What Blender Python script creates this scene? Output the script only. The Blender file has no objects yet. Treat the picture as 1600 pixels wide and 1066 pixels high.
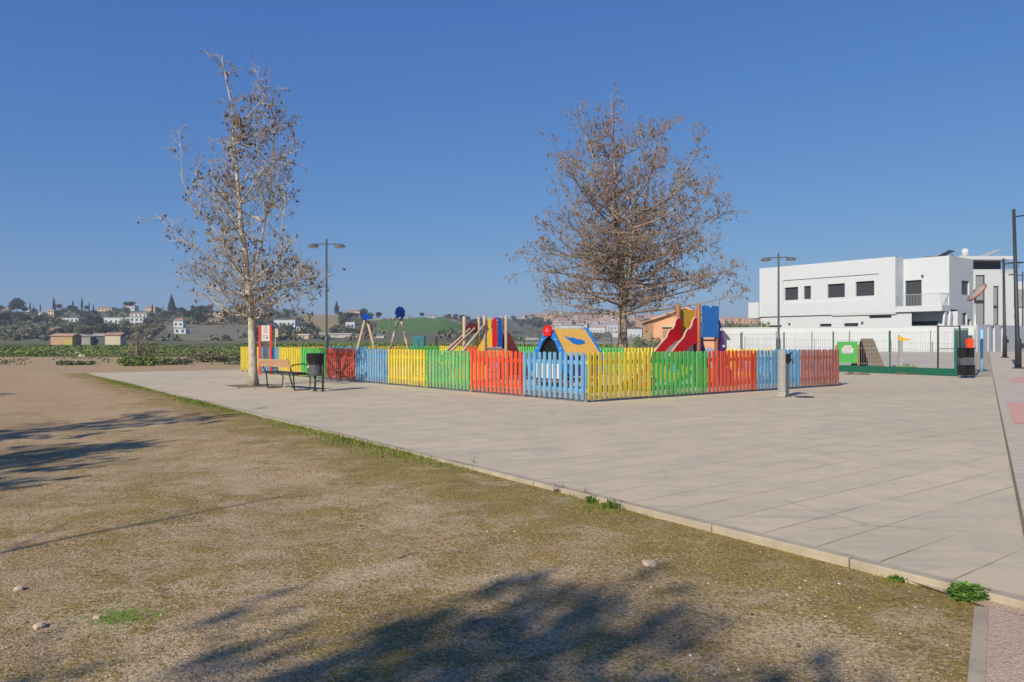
import bpy, math, random
from math import sin, cos, pi, radians as R
from mathutils import Vector, Matrix, noise as mnoise
scene = bpy.context.scene
col = scene.collection

# ---------------------------------------------------------------- camera, sky, sun, exposure
F, EYE = 1150.0, 1.3            # focal length in pixels of a 1600 px wide frame, eye height in metres
cam_data = bpy.data.cameras.new('camera'); cam = bpy.data.objects.new('camera', cam_data); col.objects.link(cam)
cam.location = (0, 0, EYE); cam.rotation_euler = (pi/2, 0, 0)
cam_data.sensor_width = 36; cam_data.lens = F*36/1600; cam_data.clip_end = 12000; cam_data.clip_start = .05
scene.camera = cam
SUN_AZ, SUN_EL = 34.0, 32.0     # light travels towards +Y turned SUN_AZ degrees to +X
world = bpy.data.worlds.new('World'); scene.world = world; world.use_nodes = True
wn = world.node_tree.nodes; bg = wn['Background']
sky = wn.new('ShaderNodeTexSky'); sky.sky_type = 'NISHITA'; sky.sun_disc = False
sky.sun_elevation = R(SUN_EL); sky.sun_rotation = R(180+SUN_AZ)
sky.altitude = 0; sky.air_density = 1.0; sky.dust_density = 0.35; sky.ozone_density = 3.0
# deeper blue air than the stock model: a per-channel response on the sky radiance
wl = world.node_tree.links; sp_ = wn.new('ShaderNodeSeparateColor'); cb_ = wn.new('ShaderNodeCombineColor'); wl.new(sky.outputs[0], sp_.inputs[0])
for i_, (k_, g_) in enumerate(((.362, .92), (.428, .70), (.556, .36))):
    a_ = wn.new('ShaderNodeMath'); a_.operation = 'MULTIPLY'; a_.inputs[1].default_value = .092; wl.new(sp_.outputs[i_], a_.inputs[0])
    p_ = wn.new('ShaderNodeMath'); p_.operation = 'POWER'; p_.inputs[1].default_value = g_; wl.new(a_.outputs[0], p_.inputs[0])
    m_ = wn.new('ShaderNodeMath'); m_.operation = 'MULTIPLY'; m_.inputs[1].default_value = k_*10; wl.new(p_.outputs[0], m_.inputs[0]); wl.new(m_.outputs[0], cb_.inputs[i_])
wl.new(cb_.outputs[0], bg.inputs[0]); bg.inputs[1].default_value = 0.1
sl = bpy.data.lights.new('sun', 'SUN'); sl.energy = 4.3; sl.angle = R(.53); sl.color = (1, .88, .68)
sun = bpy.data.objects.new('sun', sl); col.objects.link(sun)
d = Vector((sin(R(SUN_AZ))*cos(R(SUN_EL)), cos(R(SUN_AZ))*cos(R(SUN_EL)), -sin(R(SUN_EL))))
sun.rotation_euler = d.to_track_quat('-Z', 'Y').to_euler(); sun.location = (-20, -30, 30)
vs = scene.view_settings
vs.view_transform = 'Standard'; vs.look = 'None'; vs.gamma = 1; vs.use_curve_mapping = False; vs.exposure = 0.36

# ---------------------------------------------------------------- helpers
def gp(px, py, z=0.0):
    Y = F*(EYE-z)/(py-533.0); return Vector(((px-800)/F*Y, Y, z))
def at(px, Y, z=0.0): return Vector(((px-800)/F*Y, Y, z))
def zh(py, Y): return EYE+(533.0-py)/F*Y
def tag(o, label=None, cat=None, group=None, kind=None):
    if label: o['label'] = label
    if cat: o['category'] = cat
    if group: o['group'] = group
    if kind: o['kind'] = kind
    return o
def empty(name, loc, rz=0, label=None, cat=None, group=None):
    o = bpy.data.objects.new(name, None); col.objects.link(o); o.location = loc; o.rotation_euler = (0, 0, rz)
    o.empty_display_size = .2
    return tag(o, label, cat, group)
def link(name, me, parent=None, loc=None):
    o = bpy.data.objects.new(name, me); col.objects.link(o); o.parent = parent
    if loc is not None: o.location = loc
    return o
def copy_tree(o, parent=None):
    c = o.copy(); col.objects.link(c); c.parent = parent
    for ch in o.children: copy_tree(ch, c)
    return c

class MB:
    def __init__(s): s.v = []; s.f = []; s.m = []; s.cur = 0
    def add(s, vs_, fs_):
        b = len(s.v); s.v += [tuple(p) for p in vs_]
        for f in fs_: s.f.append(tuple(b+i for i in f)); s.m.append(s.cur)
        return s
    def box(s, c, size, rot=None):
        x, y, z = size[0]/2, size[1]/2, size[2]/2
        P = [Vector(p) for p in ((-x,-y,-z),(x,-y,-z),(x,y,-z),(-x,y,-z),(-x,-y,z),(x,-y,z),(x,y,z),(-x,y,z))]
        if rot is not None: P = [rot @ p for p in P]
        c = Vector(c)
        return s.add([p+c for p in P], [(0,3,2,1),(4,5,6,7),(0,1,5,4),(1,2,6,5),(2,3,7,6),(3,0,4,7)])
    def bb(s, x0, x1, y0, y1, z0, z1): return s.box(((x0+x1)/2,(y0+y1)/2,(z0+z1)/2), (abs(x1-x0),abs(y1-y0),abs(z1-z0)))
    def bar(s, p, q, w, h=None):
        p, q = Vector(p), Vector(q); d = q-p; h = h or w
        rot = d.to_track_quat('Z', 'Y').to_matrix()
        return s.box((p+q)/2, (w, h, d.length), rot)
    def tube(s, pts, rad, n=8, cap=True):
        pts = [Vector(p) for p in pts]; k = len(pts)
        if not isinstance(rad, (list, tuple)): rad = [rad]*k
        vs_ = []; fs_ = []
        up = None
        for i, p in enumerate(pts):
            t = (pts[min(i+1, k-1)]-pts[max(i-1, 0)])
            if t.length < 1e-9: t = Vector((0,0,1))
            t.normalize()
            if up is None: up = Vector((1,0,0)) if abs(t.x) < .8 else Vector((0,1,0))
            a = (up-t*up.dot(t)); a.normalize(); b = t.cross(a); up = a
            for j in range(n):
                an = 2*pi*j/n; vs_.append(p+(a*cos(an)+b*sin(an))*rad[i])
        for i in range(k-1):
            for j in range(n):
                fs_.append((i*n+j, i*n+(j+1)%n, (i+1)*n+(j+1)%n, (i+1)*n+j))
        if cap: fs_.append(tuple(range(n-1, -1, -1))); fs_.append(tuple((k-1)*n+j for j in range(n)))
        return s.add(vs_, fs_)
    def cyl(s, c, r, z0, z1, n=20, r2=None): return s.tube([(c[0],c[1],z0),(c[0],c[1],z1)], [r, r if r2 is None else r2], n)
    def prism(s, out, o, ex, ey, th):
        """outline of (a,b) extruded: point = o + a*ex + b*ey, thickness th along ex x ey"""
        o, ex, ey = Vector(o), Vector(ex), Vector(ey); nz = ex.cross(ey).normalized()*th
        n = len(out); A = [o+ex*a+ey*b for a, b in out]
        return s.add([p-nz/2 for p in A]+[p+nz/2 for p in A],
              [tuple(range(n-1,-1,-1)), tuple(range(n, 2*n))]+[(i,(i+1)%n,n+(i+1)%n,n+i) for i in range(n)])
    def lathe(s, c, prof, n=20):
        vs_ = []; fs_ = []
        for r, z in prof:
            for j in range(n): vs_.append((c[0]+r*cos(2*pi*j/n), c[1]+r*sin(2*pi*j/n), c[2]+z))
        for i in range(len(prof)-1):
            for j in range(n): fs_.append((i*n+j, i*n+(j+1)%n, (i+1)*n+(j+1)%n, (i+1)*n+j))
        return s.add(vs_, fs_)
    def quad(s, a, b, c, d): return s.add([a,b,c,d], [(0,1,2,3)])
    def build(s, name, mats, parent=None, smooth=False, bevel=0, loc=None):
        me = bpy.data.meshes.new(name); me.from_pydata(s.v, [], s.f)
        if not isinstance(mats, (list, tuple)): mats = [mats]
        for m in mats: me.materials.append(m)
        if len(mats) > 1: me.polygons.foreach_set('material_index', s.m)
        if smooth: me.polygons.foreach_set('use_smooth', [True]*len(me.polygons))
        me.update()
        o = link(name, me, parent, loc)
        if bevel:
            b = o.modifiers.new('bevel', 'BEVEL'); b.width = bevel; b.segments = 2; b.limit_method = 'ANGLE'
        return o

# ---------------------------------------------------------------- node materials
class NT:
    def __init__(s, name, rough=.8, spec=.3, metal=0):
        s.mat = bpy.data.materials.new(name); s.mat.use_nodes = True; s.t = s.mat.node_tree; s.n = s.t.nodes
        s.b = s.n['Principled BSDF']; s.b.inputs['Roughness'].default_value = rough
        s.b.inputs['Specular IOR Level'].default_value = spec; s.b.inputs['Metallic'].default_value = metal
        s._pos = None; s._obj = None
    def node(s, ty, **kw):
        n = s.n.new(ty)
        for k, v in kw.items(): setattr(n, k, v)
        return n
    def put(s, sock, v):
        if hasattr(v, 'is_linked') or isinstance(v, bpy.types.NodeSocket): s.t.links.new(v, sock)
        elif isinstance(v, (tuple, list)) and len(v) == 3 and sock.type == 'RGBA': sock.default_value = (*v, 1)
        else: sock.default_value = v
    @property
    def pos(s):
        if not s._pos: s._pos = s.node('ShaderNodeNewGeometry').outputs['Position']
        return s._pos
    @property
    def obj(s):
        if not s._obj: s._obj = s.node('ShaderNodeTexCoord').outputs['Object']
        return s._obj
    def scale(s, vec, sc):
        m = s.node('ShaderNodeMapping'); s.put(m.inputs['Vector'], vec); m.inputs['Scale'].default_value = sc; return m.outputs[0]
    def noise(s, scale, detail=4, rough=.55, vec=None, out='Fac', dist=0):
        n = s.node('ShaderNodeTexNoise'); s.put(n.inputs['Vector'], vec if vec is not None else s.pos)
        n.inputs['Scale'].default_value = scale; n.inputs['Detail'].default_value = detail
        n.inputs['Roughness'].default_value = rough; n.inputs['Distortion'].default_value = dist
        return n.outputs[out]
    def voro(s, scale, vec=None, feature='F1', out='Distance'):
        n = s.node('ShaderNodeTexVoronoi', feature=feature); s.put(n.inputs['Vector'], vec if vec is not None else s.pos)
        n.inputs['Scale'].default_value = scale; return n.outputs[out]
    def math(s, op, a, b=0.0, c=None):
        n = s.node('ShaderNodeMath', operation=op); s.put(n.inputs[0], a); s.put(n.inputs[1], b)
        if c is not None: s.put(n.inputs[2], c)
        return n.outputs[0]
    def mr(s, v, a, b, c=0.0, d=1.0):
        n = s.node('ShaderNodeMapRange'); s.put(n.inputs['Value'], v)
        for k, x in zip(('From Min','From Max','To Min','To Max'), (a,b,c,d)): n.inputs[k].default_value = x
        return n.outputs[0]
    def mix(s, f, a, b, mode='MIX'):
        n = s.node('ShaderNodeMix', data_type='RGBA', blend_type=mode)
        s.put(n.inputs[0], f); s.put(n.inputs[6], a); s.put(n.inputs[7], b); return n.outputs[2]
    def ramp(s, f, stops):
        n = s.node('ShaderNodeValToRGB'); s.put(n.inputs[0], f); e = n.color_ramp.elements
        e[0].position, e[0].color = stops[0][0], (*stops[0][1], 1); e[1].position, e[1].color = stops[1][0], (*stops[1][1], 1)
        for p, c in stops[2:]: x = e.new(p); x.color = (*c, 1)
        return n.outputs[0]
    def dot(s, vec, d):
        n = s.node('ShaderNodeVectorMath', operation='DOT_PRODUCT'); s.put(n.inputs[0], vec); n.inputs[1].default_value = d
        return n.outputs['Value']
    def bump(s, h, strength=.3, dist=.01):
        n = s.node('ShaderNodeBump'); s.put(n.inputs['Height'], h); n.inputs['Strength'].default_value = strength
        n.inputs['Distance'].default_value = dist; s.t.links.new(n.outputs[0], s.b.inputs['Normal'])
    def base(s, c): s.put(s.b.inputs['Base Color'], c); return s.mat
def simple(name, c, rough=.7, var=.18, scale=6, spec=.3, metal=0, bump=0, bs=60, bd=.004):
    n = NT(name, rough, spec, metal)
    lo = tuple(x*(1-var) for x in c); hi = tuple(min(1, x*(1+var)) for x in c)
    f = n.noise(scale, 6, .65)
    n.base(n.ramp(f, [(.3, lo), (.7, hi)]))
    if bump: n.bump(n.noise(bs, 4), bump, bd)
    return n.mat
def painted(name, c, wear=.5, wearc=(.55,.5,.42)):
    """outdoor paint on boards: streaky wear along the board"""
    n = NT(name, .5, .4)
    st = n.noise(1.0, 6, .7, n.scale(n.pos, (14, 14, 2.2)))
    bl = n.noise(.9, 3, .6)
    c2 = n.ramp(n.noise(2.3, 5, .6, n.scale(n.pos, (3, 3, 1))), [(.3, tuple(x*.8 for x in c)), (.7, tuple(min(1, x*1.12+.01) for x in c))])
    m = n.math('MULTIPLY', n.mr(st, .56, .72), n.mr(bl, .45, .7, .1, wear))
    oi = n.node('ShaderNodeObjectInfo').outputs['Random']
    c3 = n.mix(n.mr(oi, 0, 1, 0, .30), c2, tuple(x*.62 for x in c)); c3 = n.mix(n.mr(n.math('FRACT', n.math('MULTIPLY', oi, 7.3)), .6, 1, 0, .22), c3, tuple(min(1, x*1.1+.12) for x in c))
    z = n.node('ShaderNodeSeparateXYZ'); n.put(z.inputs[0], n.pos)
    gr = n.math('MULTIPLY', n.mr(z.outputs[2], .05, .30, .75, 0), n.mr(n.noise(7, 5, .7), .35, .6))
    c3 = n.mix(gr, n.mix(m, c3, wearc), (.24,.20,.15))
    n.base(c3); n.bump(st, .25, .003)
    return n.mat
def wood(name, a, b):
    n = NT(name, .65, .3); g = n.noise(1.0, 6, .6, n.scale(n.obj, (30, 30, 2)))
    n.base(n.ramp(g, [(.3, a), (.7, b)])); n.bump(g, .3, .003); return n.mat

M = {}
M['blue'] = painted('blue_paint', (.13,.32,.54), .55)
M['yellow'] = painted('yellow_paint', (.64,.51,.045), .4)
M['green'] = painted('green_paint', (.075,.44,.085), .4)
M['red'] = painted('red_paint', (.64,.075,.025), .45, (.6,.35,.15))
M['brown'] = painted('red_brown_stain', (.36,.115,.085), .7, (.45,.26,.14))
M['green_worn'] = painted('worn_green_paint', (.13,.42,.14), 3.0, (.42,.36,.20))
M['play_blue'] = simple('play_blue', (.02,.17,.55), .35, .08)
M['deep_blue'] = simple('deep_blue', (.012,.07,.33), .4, .1)
M['play_red'] = simple('play_red', (.58,.012,.018), .3, .1)
M['play_yellow'] = simple('play_yellow', (.72,.42,.035), .4, .06)
M['play_ochre'] = simple('play_ochre', (.72,.42,.09), .5, .06)
M['purple'] = simple('purple', (.13,.03,.20), .4, .08)
M['maroon'] = simple('maroon', (.11,.02,.02), .5, .2)
M['white'] = simple('white_paint', (.62,.62,.62), .5, .04)
M['dark'] = simple('dark_metal', (.035,.04,.045), .45, .1)
M['black'] = simple('black_plastic', (.014,.014,.016), .4, .15)
M['slate'] = simple('slate_metal', (.085,.10,.115), .45, .1)
M['steel'] = simple('galvanised_steel', (.42,.44,.45), .4, .12, metal=.4)
M['conc'] = simple('concrete', (.42,.40,.37), .85, .12, 9, bump=.3)
M['lwood'] = wood('pale_wood', (.36,.28,.19), (.50,.41,.30))
M['rwood'] = wood('red_wood', (.26,.10,.05), (.38,.17,.08))
M['bench'] = wood('bench_wood', (.40,.24,.14), (.50,.32,.20))
M['dkgreen'] = simple('green_metal', (.02,.12,.085), .45, .1)
M['shed_wall'] = simple('shed_wall', (.42,.27,.19), .9, .12, .5); M['shed_yellow'] = simple('shed_yellow', (.42,.32,.12), .9, .1, .5)
M['glass'] = simple('window_shutter', (.045,.05,.06), .35, .08, spec=.5)
M['render'] = simple('white_render', (.50,.54,.59), .85, .03, 1.5, bump=.12, bs=25)
M['salmon'] = simple('salmon_render', (.60,.34,.20), .9, .08, .6)
M['tile'] = simple('clay_tile', (.33,.20,.15), .9, .25, .8)
M['cream'] = simple('cream_render', (.50,.43,.33), .9, .08, .4)
M['pink'] = simple('pink_render', (.55,.40,.32), .9, .08, .4)
M['greywall'] = simple('grey_render', (.30,.29,.27), .9, .12, .4)
M['teal'] = simple('teal_metal', (.03,.17,.20), .5, .15)
M['orange'] = simple('orange_red_plastic', (.78,.075,.02), .5, .05)
M['ltblue'] = simple('pale_blue_paint', (.22,.48,.70), .5, .08)
M['stone'] = simple('stone', (.42,.38,.32), .9, .25, 12, bump=.4)
M['lampglass'] = simple('lamp_glass', (.50,.52,.52), .25, .05, spec=.5)

# ---------------------------------------------------------------- ground materials
E1 = Vector((.603, -.797, 0)); E1.normalize(); E2 = Vector((.797, .603, 0)); E2.normalize()   # along / across the kerb
K0 = Vector((-17.3, 29.9, 0)); K1 = Vector((2.525, 3.63, 0))
KD = K0.dot(E2)        # distance coordinate of the kerb across
def m_plaza():
    n = NT('stamped_concrete', .85, .25)
    nz = n.math('MULTIPLY', n.math('SUBTRACT', n.noise(.8, 2), .5), .02)
    p = n.math('ADD', n.dot(n.pos, E1), nz); q = n.math('ADD', n.dot(n.pos, E2), nz)
    def lines(c, per, off, w):
        fr = n.math('FRACT', n.math('DIVIDE', n.math('ADD', c, 100*per+off), per))
        dd = n.math('MULTIPLY', n.math('ABSOLUTE', n.math('SUBTRACT', fr, .5)), per)
        return n.mr(dd, w*.4, w, 1, 0)
    off = .2-(1.207*.93*E1.x+5.55*E1.y) % .4
    l1 = lines(p, .4, off, .0075); l2 = lines(q, .8, .1, .005)
    vis = n.mr(n.noise(.7, 4, .6), .34, .62, .1, 1.0)
    vis2 = n.mr(n.noise(1.3, 4, .6), .5, .68, .0, .55)
    li = n.math('MAXIMUM', n.math('MULTIPLY', l1, vis), n.math('MULTIPLY', l2, vis2))
    big = n.noise(.35, 5, .6, dist=.4); st = n.noise(1.6, 8, .72, n.scale(n.pos, (1, 1, 1)))
    c = n.ramp(big, [(.3, (.54,.46,.325)), (.5, (.585,.50,.36)), (.72, (.62,.53,.38))])
    c = n.mix(n.mr(st, .45, .68, 0, .75), c, (.41,.365,.29))
    fl = n.math('FLOOR', n.math('DIVIDE', n.math('ADD', p, 40+off-.2), .4)); wn_ = n.node('ShaderNodeTexWhiteNoise', noise_dimensions='1D')
    n.put(wn_.inputs['W'], fl)
    c = n.mix(n.mr(wn_.outputs[0], 0, 1, 0, .24), c, (.38,.34,.29))
    fine = n.noise(90, 3, .6)
    c = n.mix(n.mr(fine, .35, .7, 0, .28), c, (.36,.31,.25))
    crk = n.mr(n.voro(.55, n.pos, 'DISTANCE_TO_EDGE'), .002, .007, 1, 0)
    c = n.mix(n.math('MULTIPLY', crk, n.mr(n.noise(.6, 4), .56, .66, 0, .5)), c, (.2,.17,.13))
    dirt_ = n.noise(.16, 6, .68, dist=1.2); c = n.mix(n.mr(dirt_, .5, .7, 0, .4), c, (.40,.34,.24))
    spk = n.math('MULTIPLY', n.mr(n.voro(2.7), .018, .028, 1, 0), n.mr(n.noise(.5, 2), .5, .55, 0, 1))
    c = n.mix(spk, c, (.08,.07,.06))
    streak = n.noise(2.2, 6, .7, n.scale(n.pos, (.55, 2.2, 1)), dist=.8)
    c = n.mix(n.math('MULTIPLY', n.mr(streak, .50, .68, 0, .85), n.mr(n.noise(.22, 3), .38, .56)), c, (.36,.33,.28))
    c = n.mix(n.math('MULTIPLY', li, .85), c, (.15,.125,.085))
    n.base(c)
    n.bump(n.math('SUBTRACT', n.math('MULTIPLY', n.noise(30, 5, .7), .25), li), .45, .006)
    return n.mat
def m_dirt():
    n = NT('dirt_and_moss', .95, .15)
    kd = n.math('SUBTRACT', KD, n.dot(n.pos, E2))            # metres away from the kerb on the dirt side
    sy = n.node('ShaderNodeSeparateXYZ'); n.put(sy.inputs[0], n.pos); Y = sy.outputs[1]
    far = n.mr(Y, 6, 20, 0, 1)
    on_k = n.mr(n.dot(n.pos, E1), K0.dot(E1)-.6, K0.dot(E1)+.3)
    v = n.scale(n.pos, (.55, 1.5, 1))
    big = n.noise(.55, 6, .62, n.pos, dist=.6); med = n.noise(3.0, 8, .72, dist=.9); fine = n.noise(38, 5, .75)
    c = n.ramp(n.noise(.9, 6, .65), [(.3, (.34,.23,.125)), (.5, (.46,.335,.195)), (.7, (.58,.445,.28))])
    red = n.mix(n.mr(n.noise(.35, 5, .6, v), .4, .65, .15, .75), (.47,.35,.215), (.50,.33,.185))
    c = n.mix(n.mr(far, 0, 1, 0, .8), c, red)
    # moss
    mk = n.math('MULTIPLY', n.mr(n.math('ADD', kd, n.math('MULTIPLY', n.math('SUBTRACT', n.noise(1.2, 5, .7), .5), 1.6)), .1, 1.25, .36, 0), n.math('MULTIPLY', on_k, n.mr(Y, 4, 8, .6, 1)))
    ms = n.math('ADD', n.math('ADD', n.math('MULTIPLY', big, .40), n.math('MULTIPLY', med, .60)), n.math('SUBTRACT', mk, n.math('MULTIPLY', far, .14)))
    ms = n.math('ADD', ms, n.math('MULTIPLY', n.math('SUBTRACT', fine, .5), .7))
    mm = n.mr(ms, .46, .55, 0, .92)
    mc = n.ramp(n.noise(1.7, 6, .7), [(.3, (.24,.18,.035)), (.5, (.37,.265,.055)), (.7, (.50,.36,.09))])
    mc = n.mix(n.mr(fine, .35, .7), mc, (.16,.125,.035))
    pale = n.mr(n.noise(1.6, 7, .68, n.scale(n.pos, (1, 1.4, 1)), dist=.7), .50, .62, 0, .42)
    c = n.mix(n.math('MULTIPLY', pale, n.mr(far, 0, 1, 1, .35)), c, (.58,.46,.315))
    c = n.mix(n.math('MULTIPLY', mm, n.mr(pale, 0, .42, 1, .4)), c, mc)
    # gravel specks of two sizes
    g1 = n.mr(n.voro(60), .22, .38, 1, 0); g1c = n.voro(60, out='Color')
    sh = n.node('ShaderNodeSeparateColor'); n.put(sh.inputs[0], g1c)
    gm = n.math('MULTIPLY', n.math('MULTIPLY', g1, n.mr(sh.outputs[0], .22, .36)), n.mr(n.noise(1.1, 5, .65), .34, .56, .35, 1))
    c = n.mix(n.math('MULTIPLY', gm, .9), c, n.mix(sh.outputs[1], (.44,.385,.29), (.74,.66,.50)))
    dk = n.mr(n.noise(55, 5, .8), .47, .60, 0, .75)
    c = n.mix(dk, c, (.09,.07,.045))
    n.base(c)
    n.bump(n.math('ADD', n.math('ADD', n.math('MULTIPLY', g1, .4), fine), n.math('MULTIPLY', med, 2)), .7, .012)
    return n.mat
M['plaza'] = m_plaza(); M['dirt'] = m_dirt()
def m_pink():
    n = NT('pink_gravel', .95, .15)
    s = n.node('ShaderNodeSeparateColor'); n.put(s.inputs[0], n.voro(95, out='Color'))
    c = n.mix(s.outputs[0], (.33,.22,.16), (.50,.38,.29)); n.base(n.mix(n.mr(n.noise(150, 3), .5, .7), c, (.62,.55,.46)))
    n.bump(n.voro(95), .6, .008); return n.mat
M['pinkgravel'] = m_pink()
def m_walk():
    n = NT('pavement_slabs', .85, .25)
    b = n.node('ShaderNodeTexBrick'); n.put(b.inputs['Vector'], n.pos); b.inputs['Scale'].default_value = 1
    b.inputs['Brick Width'].default_value = .6; b.inputs['Row Height'].default_value = .4; b.inputs['Mortar Size'].default_value = .006
    b.inputs['Color1'].default_value = (.52,.45,.37,1); b.inputs['Color2'].default_value = (.48,.42,.34,1); b.inputs['Mortar'].default_value = (.26,.23,.18,1)
    c = n.mix(n.mr(n.noise(2, 7, .7), .45, .75, 0, .5), b.outputs[0], (.33,.29,.24))
    n.base(c); n.bump(n.noise(40, 4), .3, .004); return n.mat
M['walk'] = m_walk()
M['redpave'] = simple('red_paving', (.56,.33,.27), .85, .1, 5, bump=.3)
M['kerb'] = simple('kerb_concrete', (.35,.305,.235), .9, .25, 3, bump=.5, bs=45)
M['gap'] = simple('joint_dirt', (.19,.15,.10), .95, .4, 20, bump=.6, bs=50)
M['yard'] = simple('yard_concrete', (.42,.39,.34), .9, .1, 1.2, bump=.2)
M['asphalt'] = simple('asphalt', (.09,.09,.09), .9, .15, 3)

# ---------------------------------------------------------------- the setting
GZ = -.06
def sheet(name, pts, m, kind='structure'):
    b = MB(); b.add(pts, [tuple(range(len(pts)))]); o = b.build(name, m); o['kind'] = kind; return o
def J(Y, off=0.): return Vector((3.965+(Y-5.75)*.6435+off, Y, 0))
# dirt, gently uneven close to the camera and reaching the horizon
def gz(x, y):
    r = math.hypot(x, y-5)
    k = max(0, 1-r/60)
    dk = KD-Vector((x, y, 0)).dot(E2)
    lift = (.022*max(0, min(1, (1.6-dk)/1.2))*max(0, min(1, (9-y)/4.4)) if dk > -.4 and 0 < y < 9 else 0)+(.057*max(0, min(1, (y-4.6)/4.5))*max(0, min(1, (2.4-dk)/1.8)) if -.4 < dk < 2.4 and y < 31 else 0)
    return GZ + lift + k*(.045*mnoise.noise(Vector((x*.45, y*.45, 1)))+.018*mnoise.noise(Vector((x*1.9, y*1.9, 4))))*min(1, max(.15, dk/1.5)) - .01
def ground():
    xs = [-4000,-2000,-900,-400,-200,-100,-60,-45,-36,-30]+[-26+i*.5 for i in range(2*52+1)]+[30,36,45,60,100,200,400,900,2000,4000]
    ys = [-4000,-1500,-600,-250,-100,-50,-30,-20,-15,-11]+[-8+i*.5 for i in range(91)]+[40,45,52,60,100,250,600,1500,4500]
    b = MB(); nx = len(xs)
    b.add([(x, y, gz(x, y)) for y in ys for x in xs],
          [(j*nx+i, j*nx+i+1, (j+1)*nx+i+1, (j+1)*nx+i) for j in range(len(ys)-1) for i in range(nx-1)])
    o = b.build('ground', M['dirt'], smooth=True); o['kind'] = 'structure'
ground()
far_c = K0+E2*22
KW = .09
Ka, Kb = K0+E2*KW, K1+E2*KW
# the plaza and the two metre pavement beside it
DF0, DF1 = Vector((6.1, 45, 0)), Vector((16.3, 27.0, 0))     # line of the mesh fence
b = MB()
Pp = [Ka, Kb, J(3.7), J(27.0), DF1+Vector((.3,-.1,0)), DF1, DF0, far_c]
b.add(Pp, [tuple(range(len(Pp)))]); o = b.build('plaza_paving', M['plaza']); o['kind'] = 'structure'
# kerb stones, each about a metre long with a fine gap
b = MB(); L = (K1-K0).length+2.2; t = 0; rnd = random.Random(3)
while t < L:
    l = min(1.0, L-t); c = K0+E1*(t+l/2)+E2*(KW/2-.003)
    b.box((c.x, c.y, -.10+rnd.uniform(-.002,.002)), (l-.008, KW, .21+rnd.uniform(0,.004)), Matrix.Rotation(math.atan2(E1.y, E1.x), 3, 'Z')); t += l
c = K0+E2*11
b.box((c.x, c.y, -.1), (.1, 22, .206), Matrix.Rotation(math.atan2(E2.y, E2.x)-pi/2, 3, 'Z'))
o = b.build('kerb', M['kerb'], bevel=.006); o['kind'] = 'structure'
# gap strip between plaza and pavement, then pavement
def zr(Y): return max(0, (Y-28)/27)*.5
def strip(name, o0, o1, Ys, m, dz=0.0):
    b = MB(); v = []
    for Y in Ys: a = J(Y, o0); c = J(Y, o1); v += [(a.x, Y, zr(Y)+dz), (c.x, Y, zr(Y)+dz)]
    b.add(v, [(2*i, 2*i+1, 2*i+3, 2*i+2) for i in range(len(Ys)-1)]); o = b.build(name, m); o['kind'] = 'structure'; return o
YS = [3.0, 6, 10, 15, 20, 25, 28, 34, 40, 47, 55]
strip('pavement', 0.0, 5.5, YS, M['walk'], .004)
strip('pavement_joint', -.012, .014, YS, M['gap'], .009)
strip('road', 5.7, 13, [-30]+YS+[90, 140], M['asphalt'], -.05)
strip('red_paving', .18, 3.4, [11.5, 13.4, 15.4], M['redpave'], .009)
strip('red_paving', .55, 3.4, [23.2, 24.0, 26.0], M['redpave'], .009)
# low edging strip and pink gravel bottom right
a0 = gp(1522, 948, -.03); a1 = gp(1545, 948, -.03); b0 = Vector((1.72, 2.0, -.03)); b1 = Vector((1.79, 2.0, -.03))
b = MB(); e0 = Vector((1.66,-4,0)); 
b.add([(a0.x,a0.y,-.028),(a1.x,a1.y,-.028),(-2.70,-4,-.028),(-2.77,-4,-.028),(a0.x,a0.y,-.12),(a1.x,a1.y,-.12),(-2.70,-4,-.12),(-2.77,-4,-.12)],
      [(0,3,2,1),(0,1,5,4),(1,2,6,5),(2,3,7,6),(3,0,4,7)])
o = b.build('path_edging', M['kerb'], bevel=.004); o['kind'] = 'structure'
kx = lambda x: (K0+E1*((x-K0.x)/E1.x))
sheet('gravel_path', [(a1.x,a1.y,-.034),(-2.70,-4,-.034),(9,-4,-.034),(kx(9).x,kx(9).y,-.034),(kx(2.2).x,kx(2.2).y,-.034)], M['pinkgravel'])
# sloping yard inside the mesh fence
WA, WB = Vector((17.7, 62, 0)), Vector((33.4, 53, 0))        # line of the white boundary wall
b = MB(); v = []
for i in range(9):
    s = i/8
    for j in range(9):
        t = j/8; p = (DF0.lerp(DF1, t)).lerp(WA.lerp(WB, t), s); v.append((p.x, p.y, .012+s*.5))
b.add(v, [(i*9+j, i*9+j+1, (i+1)*9+j+1, (i+1)*9+j) for i in range(8) for j in range(8)])
o = b.build('yard', M['yard']); o['kind'] = 'structure'
b = MB(); q = [J(27.05,-.0), J(55,-.0)]
b.add([(16.32,27,0.008),(J(27).x,27,.008),(J(55).x,55,.51),(WB.x,WB.y,.51)], [(0,1,2,3)]); o = b.build('verge', M['kerb']); o['kind'] = 'structure'

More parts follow.
